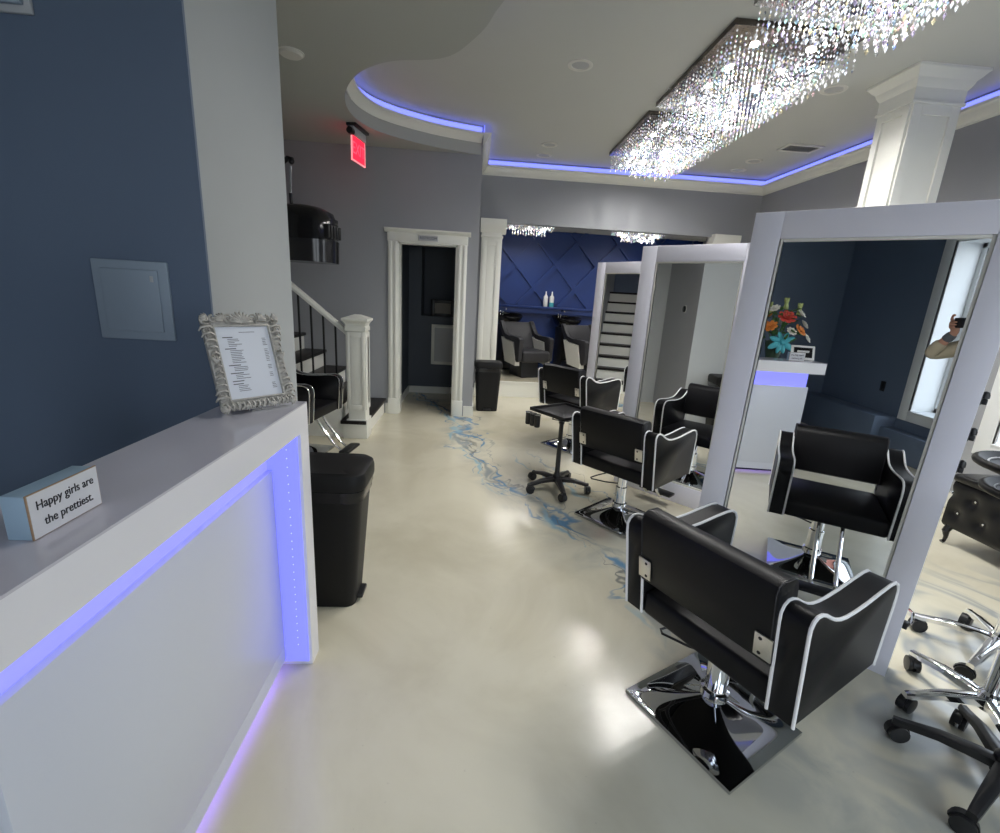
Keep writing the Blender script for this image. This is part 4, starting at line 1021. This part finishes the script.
# tufted front as a displaced grid, body as a rounded block behind it
buttons = []
for row in range(2):
    for k in range(8):
        buttons.append((-bl + 0.10 + k * 0.165 + (0.082 if row else 0), 0.235 + row * 0.12))
def dent(u, v):
    d = min(math.hypot(u - a, v - b) for a, b in buttons)
    return 0.030 * math.exp(-(d / 0.035) ** 2)
g = []
for i in range(nx + 1):
    row = []
    for j in range(nz + 1):
        u = -bl + 2 * bl * i / nx; v = bh0 + (bh1 - bh0) * j / nz
        edge = min(1.0, (bh1 - v) / 0.05) if v > bh1 - 0.05 else min(1.0, (v - bh0) / 0.02)
        row.append(bm.verts.new((bd0 - 0.02 * math.sqrt(max(0, edge)) + dent(u, v) + 0.012, u, v)))
    g.append(row)
for i in range(nx):
    for j in range(nz): bm.faces.new((g[i][j], g[i + 1][j], g[i + 1][j + 1], g[i][j + 1]))
bx(bm, bd0 + 0.012, bd1, -bl, bl, bh0, bh1, 0.03, 3)
link('upholstery', bm, LEATHER2, bn, 60)
bm = B()
for a, b in buttons: ball(bm, (bd0 + 0.020, a, b), 0.011, 10)
link('buttons', bm, CHROME, bn)
bm = B(); bx(bm, bd0 - 0.02, bd1, -bl - 0.01, bl + 0.01, bh1 - 0.01, bh1 + 0.045, 0.02, 3); link('seat_cushion', bm, LEATHER2, bn)
for sx_ in (bd0 + 0.02, bd1 - 0.03):
    for sy_ in (-bl + 0.04, bl - 0.04):
        bm = B(); o_ = -0.02 if sx_ < 0 else 0.02
        tube(bm, [(sx_, sy_, 0.13), (sx_ + o_, sy_, 0.09), (sx_ + o_ * 0.3, sy_, 0.045), (sx_ + o_ * 0.5, sy_, 0.015), (sx_ + o_ * 1.4, sy_, 0.008)], [0.024, 0.022, 0.013, 0.011, 0.014], 10); link('leg', bm, BGLOSS, bn)
# ------------------------------------------------------------------ back room: shampoo units, bottles
def shampoo_unit(label, loc, rz):
    t = thing('shampoo_unit', label, 'shampoo chair', loc, rz, 'shampoo chairs')
    # local: +y facing the camera side (front)
    bm = B(); prism(bm, [(-0.20, 0.0), (0.22, 0.0), (0.19, 0.28), (-0.16, 0.28)], 'x', -0.16, 0.16, 0.01); link('pedestal', bm, BPLAST, t)
    bm = B(); bx(bm, -0.25, 0.25, -0.18, 0.40, 0.27, 0.45, 0.04, 3); link('seat', bm, GREYLEATHER, t)
    bm = B()
    rings = []
    for y, z, th in ((-0.16, 0.42, 0.12), (-0.24, 0.60, 0.11), (-0.33, 0.78, 0.10), (-0.38, 0.86, 0.07)):
        rings.append([Vector((-0.25, y + th / 2, z)), Vector((0.25, y + th / 2, z)), Vector((0.27, y, z)), Vector((0.25, y - th / 2, z - 0.02)), Vector((-0.25, y - th / 2, z - 0.02)), Vector((-0.27, y, z))])
    loft(bm, rings); link('backrest', bm, GREYLEATHER, t, 50)
    prof = [(-0.34, 0.80), (-0.36, 0.86), (-0.33, 0.88), (-0.27, 0.85), (-0.22, 0.76), (-0.14, 0.68), (0.0, 0.655), (0.22, 0.665), (0.33, 0.66), (0.37, 0.63), (0.37, 0.58), (0.36, 0.30), (0.30, 0.27), (0.26, 0.30), (0.20, 0.585), (-0.10, 0.60), (-0.24, 0.66)]
    side = [(0.245, 0.595), (0.04, 0.615), (-0.14, 0.63), (-0.24, 0.69), (-0.10, 0.20), (0.30, 0.22)]
    for s in (-1, 1):
        x0, x1 = (0.25, 0.32) if s > 0 else (-0.32, -0.25)
        bm = B(); prism(bm, prof, 'x', x0, x1, 0.008); a = link('armrest', bm, GREYLEATHER, t, 45)
        bm = B(); prism(bm, [(-0.24, 0.625), (-0.05, 0.585), (0.16, 0.575), (0.27, 0.30), (0.28, 0.21), (-0.08, 0.24)], 'x', x0 - 0.006, x1 + 0.006); link('side_panel', bm, mat('white side panel', (0.66, 0.65, 0.60, 1), 0.4, noise=0.03), a)
    # bowl with tap and stand behind the backrest
    bm = B(); bx(bm, -0.12, 0.12, -0.82, -0.58, 0, 0.80, 0.02); bx(bm, -0.10, 0.10, -0.62, -0.15, 0.05, 0.22, 0.01); link('bowl_stand', bm, BPLAST, t)
    bm = B()
    rings = []
    for z, k in ((0.80, 0.55), (0.84, 0.80), (0.93, 1.0), (0.97, 1.06), (0.985, 1.05), (0.975, 0.95), (0.90, 0.82), (0.86, 0.5)):
        rings.append([Vector((0.235 * k * math.cos(2 * PI * i / 28), -0.66 + 0.27 * k * math.sin(2 * PI * i / 28), z - 0.05 * max(0, math.sin(2 * PI * i / 28)) * (k > 0.9))) for i in range(28)])
    loft(bm, rings); bw = link('basin', bm, BGLOSS, t, 50)
    bm = B(); tube(bm, [(0.0, -0.86, 0.94), (0.0, -0.86, 1.06), (0.0, -0.82, 1.09), (0.0, -0.74, 1.06)], 0.012, 10); tube(bm, [(0.05, -0.86, 0.94), (0.05, -0.86, 1.02)], 0.014, 10); link('tap', bm, CHROME, bw)
    bm = B(); ball(bm, (0.06, -0.62, 0.985), 0.05, 14, (1.4, 0.8, 0.45)); link('neck_rest', bm, BGLOSS, bw)
    return t
su = shampoo_unit('charcoal shampoo chair with black basin, left one beside the white pilaster', (0.86, 7.70, FZ), math.radians(-156))
dup(su, (1.90, 7.69, FZ), math.radians(-156), 'charcoal shampoo chair with black basin, right one half hidden by the farthest mirror', 'shampoo chairs')

bt_group = 'bottles on the blue ledge'
def bottle(label, x, tealh):
    t = thing('shampoo_bottle', label, 'bottle', (x, 8.50, 1.36), 0, bt_group)
    bm = B(); lathe(bm, [(0.036, 0), (0.040, 0.006), (0.040, 0.165), (0.036, 0.182), (0.020, 0.198), (0.016, 0.202)], 20); link('body', bm, WHITEB, t)
    bm = B(); lathe(bm, [(0.017, 0.200), (0.017, 0.215), (0.012, 0.222), (0.010, 0.262), (0.006, 0.268)], 16); link('cap', bm, WHITEB, t)
    if tealh:
        bm = B(); lathe(bm, [(0.0405, 0.004), (0.0405, tealh)], 20, capb=False, capt=False); link('label_band', bm, TEALB, t)
bottle('plain white bottle on the blue ledge, left of the teal banded bottle', 1.262, 0)
bottle('white bottle with a teal lower half on the blue ledge', 1.372, 0.075)

tw = thing('folded_towel', 'navy towel on a white pot on the back room floor between the shampoo chairs', 'towel', (1.20, 7.85, FZ))
bm = B(); lathe(bm, [(0.055, 0.0), (0.058, 0.01), (0.058, 0.12), (0.050, 0.13)], 18); link('pot', bm, WHITEB, tw)
bm = B(); bx(bm, -0.09, 0.09, -0.07, 0.07, 0.13, 0.20, 0.02, 3); link('cloth', bm, BLUETOWEL, tw)

# ------------------------------------------------------------------ things seen in the nearest mirror
def outlet(label, loc, rz, m, cat='outlet'):
    t = thing('wall_outlet', label, cat, loc, rz)
    bm = B(); bx(bm, -0.036, 0.036, -0.006, 0, -0.058, 0.058, 0.003); link('cover_plate', bm, m, t)
    bm = B()
    for z in (-0.024, 0.024): bx(bm, -0.018, 0.018, -0.009, -0.005, z - 0.016, z + 0.016, 0.002)
    link('socket', bm, BPLAST, t)
outlet('black wall outlet on the slate front wall, seen in the nearest mirror', (-2.03, -1.10, 0.72), PI, BPLAST)
th_ = thing('thermostat', 'round black and white thermostat on the grey wall, seen in the middle mirror', 'thermostat', (-1.35, 2.439, 1.47), PI)
bm = B(); lathe(bm, [(0.052, 0), (0.052, 0.008)], 28, M=Matrix.Rotation(PI / 2, 3, 'X')); link('wall_ring', bm, OFFW, th_)
bm = B(); lathe(bm, [(0.042, 0.008), (0.042, 0.024), (0.036, 0.028)], 28, M=Matrix.Rotation(PI / 2, 3, 'X')); link('dial', bm, BGLOSS, th_)

tb = thing('tablet_terminal', 'white framed tablet terminal on the counter, seen in the nearest mirror', 'tablet', (-0.80, 0.640, 1.0855), math.radians(100))
TT = Matrix.Rotation(math.radians(-18), 4, 'X')
bm = B(); bx(bm, -0.10, 0.10, -0.008, 0.008, 0.0, 0.135, 0.006); o = link('bezel', bm, WHITEB, tb); o.matrix_local = TT
bm = B(); bx(bm, -0.078, 0.078, -0.0095, -0.006, 0.022, 0.115); o2 = link('screen', bm, SCREEN, o)
bm = B(); box(bm, (0, 0.030, 0.045), (0.10, 0.01, 0.09), 0.002, M=Matrix.Rotation(0.5, 3, 'X')); link('stand', bm, WHITEB, tb)

fl = thing('flower_vase', 'vase of orange and white flowers with an aqua bow, seen in the nearest mirror', 'flowers', (-1.22, 0.69, 0.766)); fl.scale = (1.12, 1.12, 1.14)
bm = B(); lathe(bm, [(0.055, 0.0), (0.058, 0.01), (0.050, 0.08), (0.045, 0.16), (0.052, 0.24), (0.075, 0.34), (0.082, 0.40), (0.078, 0.40), (0.048, 0.24), (0.042, 0.16), (0.046, 0.08), (0.048, 0.02), (0.002, 0.018)], 24); link('vase', bm, mat('dark green glass', (0.05, 0.08, 0.05, 1), 0.08, noise=0.1), fl)
rnd = random.Random(11)
bm = B()
for k in range(16):
    a = rnd.uniform(0, 2 * PI); r = rnd.uniform(0.02, 0.15); tube(bm, [(0, 0, 0.2), (r * 0.4 * math.cos(a), r * 0.4 * math.sin(a), 0.42), (r * math.cos(a), r * math.sin(a), 0.56 + rnd.uniform(0, 0.1))], 0.003, 5)
for k in range(60):
    a = rnd.uniform(0, 2 * PI); r = rnd.uniform(0.06, 0.21); z = 0.42 + rnd.uniform(0, 0.26) ; c = Vector((r * math.cos(a), r * math.sin(a), z))
    ball(bm, c, 0.03, 6, (1.3, 0.5, 0.18), Matrix.Rotation(a, 3, 'Z') @ Matrix.Rotation(rnd.uniform(-1.0, 0.6), 3, 'Y'))
link('foliage', bm, GREEN, fl)
def flower(m, c, r, n, name):
    bm = B(); c = Vector(c)
    out = Vector((c.x, c.y, 0.15)).normalized(); q = out.to_track_quat('Z', 'Y').to_matrix()
    for ringk, (k_, tilt) in enumerate(((1.0, 0.25), (0.7, 0.7), (0.4, 1.1))):
        for i in range(n):
            a = 2 * PI * (i + 0.5 * ringk) / n
            M = q @ Matrix.Rotation(a, 3, 'Z') @ Matrix.Rotation(-tilt, 3, 'Y')
            ball(bm, c + M @ Vector((r * 0.55 * k_, 0, 0)), r * 0.5 * k_, 6, (1.1, 0.7, 0.22), M)
    ball(bm, c + q @ Vector((0, 0, r * 0.12)), r * 0.22, 8)
    link(name, bm, m, fl, 60)
for (x, y, z, r, m, nm) in ((0.14, 0.02, 0.60, 0.075, REDP, 'red_bloom'), (0.12, 0.13, 0.52, 0.06, ORANGE, 'orange_bloom'), (0.14, -0.11, 0.50, 0.06, ORANGE, 'orange_bloom'), (0.05, -0.19, 0.55, 0.045, WHITEP, 'white_bloom'),
                            (0.06, 0.18, 0.60, 0.045, WHITEP, 'white_bloom'), (0.16, -0.03, 0.49, 0.045, WHITEP, 'white_bloom'), (0.09, -0.12, 0.64, 0.05, WHITEP, 'white_bloom'), (0.08, 0.10, 0.67, 0.045, WHITEP, 'white_bloom'), (-0.10, 0.06, 0.60, 0.06, ORANGE, 'orange_bloom'), (-0.12, -0.10, 0.56, 0.05, WHITEP, 'white_bloom'), (0.13, -0.19, 0.44, 0.045, WHITEP, 'white_bloom')):
    flower(m, (x, y, z), r, 8, nm)
bm = B()
for (x, y, z0) in ((0.02, -0.02, 0.72), (0.06, -0.12, 0.68), (0.03, 0.12, 0.68)):
    for k in range(5): ball(bm, (x, y, z0), 0.045, 6, (0.3, 0.3, 1.2), Matrix.Rotation(k * 1.256, 3, 'Z') @ Matrix.Rotation(0.35, 3, 'X'))
link('lily_buds', bm, PGREEN, fl)
bm = B()
for a, l in ((0.3, 0.11), (2.8, 0.11), (1.1, 0.09), (2.1, 0.09), (-0.5, 0.12), (-2.6, 0.12), (-1.3, 0.10), (-1.9, 0.10)):
    ball(bm, (0.105, l * 0.55 * math.cos(a), 0.40 + l * 0.55 * math.sin(a)), l * 0.5, 8, (0.25, 1.0, 0.42), Matrix.Rotation(a, 3, 'X'))
ball(bm, (0.12, 0, 0.40), 0.025, 8); link('ribbon_bow', bm, AQUA, fl)

# photographer
pr_ = thing('photographer', 'person in a khaki jacket holding up a phone, seen at the mirror edge', 'person', (0.05, -0.36, 0))
def skin(name, pts, edges, m, parent, lv=2, root=0):
    bm = B(); ly = bm.verts.layers.skin.verify(); vs = []
    for i, (p, r) in enumerate(pts):
        v = bm.verts.new(p); rr = r if isinstance(r, tuple) else (r, r); v[ly].radius = rr; v[ly].use_root = (i == root); vs.append(v)
    for a, b in edges: bm.edges.new((vs[a], vs[b]))
    me = bpy.data.meshes.new(name); bm.to_mesh(me); bm.free(); me.materials.append(m)
    o = bpy.data.objects.new(name, me); C.objects.link(o); o.parent = parent
    sm = o.modifiers.new('skin', 'SKIN'); sm.use_smooth_shade = True
    ss = o.modifiers.new('sub', 'SUBSURF'); ss.levels = lv; ss.render_levels = lv
    return o
# coordinates local to the photographer (world minus (0.05,-0.36,0)); camera/phone at (-0.05, 0.36, 1.5)
PH = Vector((-0.05, 0.36, 1.5))
Lw = Vector((-0.190, 0.300, 1.432)); Le = Vector((-0.335, 0.33, 1.24)); Ls = Vector((-0.19, 0.02, 1.37))
Rw = Vector((0.045, 0.300, 1.425)); Re = Vector((0.25, 0.26, 1.20)); Rs = Vector((0.19, 0.02, 1.37))
pts = [((0, 0, 0.95), (0.15, 0.11)), ((0, 0, 1.12), (0.13, 0.10)), ((0, 0.0, 1.30), (0.16, 0.11)), ((0, 0, 1.43), 0.06), ((0, 0.02, 1.50), 0.052), ((0, 0.05, 1.585), (0.070, 0.082)), ((0, 0.05, 1.68), (0.072, 0.088)), ((0, 0.04, 1.745), (0.045, 0.055)),
       (Ls, 0.055), (Le, 0.042), (Lw, 0.028), (Rs, 0.055), (Re, 0.042), (Rw, 0.028),
       ((-0.09, 0, 0.88), 0.085), ((-0.10, 0.01, 0.50), 0.058), ((-0.10, -0.02, 0.09), 0.04), ((-0.11, 0.12, 0.035), 0.036),
       ((0.09, 0, 0.88), 0.085), ((0.10, 0.01, 0.50), 0.058), ((0.10, -0.02, 0.09), 0.04), ((0.11, 0.12, 0.035), 0.036)]
eds = [(0, 1), (1, 2), (2, 3), (3, 4), (4, 5), (5, 6), (6, 7), (2, 8), (8, 9), (9, 10), (2, 11), (11, 12), (12, 13), (0, 14), (14, 15), (15, 16), (16, 17), (0, 18), (18, 19), (19, 20), (20, 21)]
# hands: palm plus five fingers each closing on the phone edge
def hand(w, side, base):
    global pts, eds
    # phone axes in world
    ex = xr.normalized(); ey = yu.normalized(); ez = zb.normalized()
    edge = PH + ex * (0.040 if side > 0 else -0.104) + ez * 0.012
    palm = edge + ex * side * 0.030 - ey * 0.012 + ez * 0.022
    i0 = len(pts); pts.append((w * 0.4 + palm * 0.6, 0.030)); eds.append((base, i0))
    i1 = len(pts); pts.append((palm, (0.034, 0.020))); eds.append((i0, i1))
    for k, (hy, ln) in enumerate(((0.032, 0.070), (0.010, 0.078), (-0.012, 0.072), (-0.032, 0.058))):
        a = edge + ex * side * 0.026 + ey * hy - ez * 0.006; b = edge + ex * side * 0.004 + ey * (hy * 0.95) - ez * 0.012; c = edge - ex * side * (ln - 0.050) + ey * hy * 0.9 - ez * 0.011
        if side < 0 and k == 0: a, b, c = edge + ex * side * 0.026 + ey * 0.034, edge + ex * side * 0.012 + ey * 0.060, edge + ex * 0.006 + ey * 0.058
        q = len(pts); pts.extend([(a, 0.0095), (b, 0.0088), (c, 0.0075)]); eds.extend([(i1, q), (q, q + 1), (q + 1, q + 2)])
    q = len(pts); pts.extend([(palm + ez * 0.012 + ey * 0.02, 0.012), (edge + ez * 0.014 + ey * 0.012, 0.010), (edge - ex * side * 0.022 + ez * 0.013 + ey * 0.006, 0.0085)]); eds.extend([(i1, q), (q, q + 1), (q + 1, q + 2)])
hand(Lw, -1, 10); hand(Rw, 1, 13)
body = skin('body', pts, eds, SKIN, pr_, 2)
jp = [((0, 0, 0.90), (0.18, 0.135)), ((0, 0, 1.10), (0.165, 0.13)), ((0, 0, 1.28), (0.185, 0.135)), ((0, 0.005, 1.40), (0.085, 0.08)), ((0, 0.015, 1.46), (0.065, 0.065)),
      (Ls, 0.085), (Ls * 0.5 + Le * 0.5, 0.068), (Le, 0.060), (Le * 0.4 + Lw * 0.6, 0.047), (Rs, 0.085), (Rs * 0.5 + Re * 0.5, 0.068), (Re, 0.060), (Re * 0.4 + Rw * 0.6, 0.047)]
je = [(0, 1), (1, 2), (2, 3), (3, 4), (2, 5), (5, 6), (6, 7), (7, 8), (2, 9), (9, 10), (10, 11), (11, 12)]
skin('jacket', jp, je, KHAKI, pr_, 2)
for e_, w_ in ((Le, Lw), (Re, Rw)):
    skin('cuff', [(e_ * 0.40 + w_ * 0.60, 0.042), (e_ * 0.04 + w_ * 0.96, 0.034)], [(0, 1)], CUFF, pr_, 2)
skin('trousers', [((0, 0, 0.96), (0.165, 0.125)), ((-0.09, 0, 0.86), 0.10), ((-0.10, 0.01, 0.50), 0.078), ((-0.10, -0.01, 0.10), 0.062), ((0.09, 0, 0.86), 0.10), ((0.10, 0.01, 0.50), 0.078), ((0.10, -0.01, 0.10), 0.062)], [(0, 1), (1, 2), (2, 3), (0, 4), (4, 5), (5, 6)], DENIM, pr_, 2)
for s in (-1, 1):
    skin('shoe', [((s * 0.10, -0.05, 0.045), 0.045), ((s * 0.105, 0.06, 0.042), 0.046), ((s * 0.112, 0.16, 0.036), 0.036)], [(0, 1), (1, 2)], BPLAST, pr_, 2)
bm = B(); ball(bm, (0, 0.018, 1.715), 0.098, 20, (0.88, 1.0, 0.92)); ball(bm, (0, -0.02, 1.645), 0.075, 16, (0.98, 0.8, 1.1)); link('hair', bm, HAIR, pr_)
bm = B()
ball(bm, (-0.030, 0.128, 1.645), 0.012, 10, (1.2, 0.6, 0.7)); ball(bm, (0.030, 0.128, 1.645), 0.012, 10, (1.2, 0.6, 0.7)); link('eyes', bm, WHITEB, pr_)
bm = B(); ball(bm, (0, 0.142, 1.615), 0.016, 10, (0.8, 1.0, 1.5)); ball(bm, (-0.078, 0.04, 1.625), 0.026, 10, (0.4, 0.7, 1.2)); ball(bm, (0.078, 0.04, 1.625), 0.026, 10, (0.4, 0.7, 1.2)); link('nose_and_ears', bm, SKIN, pr_)
bm = B(); ball(bm, (0, 0.128, 1.575), 0.022, 10, (1.0, 0.4, 0.35)); link('mouth', bm, REDP, pr_)
phn = bpy.data.objects.new('phone', None); C.objects.link(phn)
tag(phn, 'dark phone held up in landscape by the person at the mirror edge', 'phone')
phn.matrix_world = Matrix.Translation(Vector((0, 0, CAMH)) + xr * -0.032 + zb * 0.014) @ CM.to_4x4()
bm = B(); bx(bm, -0.074, 0.074, -0.038, 0.038, -0.004, 0.0045, 0.0035); link('case', bm, BPLAST, phn)
bm = B(); bx(bm, -0.068, 0.068, -0.034, 0.034, 0.0045, 0.0052); link('screen', bm, SCREEN, phn)
bm = B(); bx(bm, 0.012, 0.052, -0.014, 0.014, -0.0065, -0.004, 0.001); link('camera_bump', bm, BGLOSS, phn)

# ------------------------------------------------------------------ light
w = bpy.data.worlds.new('sky'); S.world = w; w.use_nodes = True
nt = w.node_tree; bg = nt.nodes['Background']
tc = nt.nodes.new('ShaderNodeTexCoord'); sx = nt.nodes.new('ShaderNodeSeparateXYZ'); rp = nt.nodes.new('ShaderNodeValToRGB')
nt.links.new(tc.outputs['Generated'], sx.inputs[0]); nt.links.new(sx.outputs[2], rp.inputs[0]); nt.links.new(rp.outputs[0], bg.inputs[0])
rp.color_ramp.elements[0].position = 0.0; rp.color_ramp.elements[0].color = (0.86, 0.93, 1.0, 1)
rp.color_ramp.elements[1].position = 0.7; rp.color_ramp.elements[1].color = (0.70, 0.83, 1.0, 1)
bg.inputs[1].default_value = 3.8
def portal(loc, rot, sx_, sy_):
    l = bpy.data.lights.new('daylight_portal', 'AREA'); l.shape = 'RECTANGLE'; l.size = sx_; l.size_y = sy_; l.cycles.is_portal = True
    o = bpy.data.objects.new('daylight_portal', l); C.objects.link(o); o.location = loc; o.rotation_euler = rot
for h in (W1, W2, W3): portal(((h[0] + h[1]) / 2, -1.45, (h[2] + h[3]) / 2), (PI / 2, 0, 0), h[1] - h[0], h[3] - h[2])
portal((4.25, (W4[0] + W4[1]) / 2, (W4[2] + W4[3]) / 2), (PI / 2, 0, PI / 2), W4[1] - W4[0], W4[3] - W4[2])

vs = S.view_settings
vs.view_transform = 'Standard'; vs.look = 'None'; vs.gamma = 1; vs.use_curve_mapping = False; vs.exposure = 0.25
S.display_settings.display_device = 'sRGB'
S.cycles.use_denoising = True
S.cycles.max_bounces = 8; S.cycles.diffuse_bounces = 4; S.cycles.glossy_bounces = 5; S.cycles.transmission_bounces = 4
S.cycles.sample_clamp_indirect = 6.0
S.cycles.caustics_reflective = False; S.cycles.caustics_refractive = False
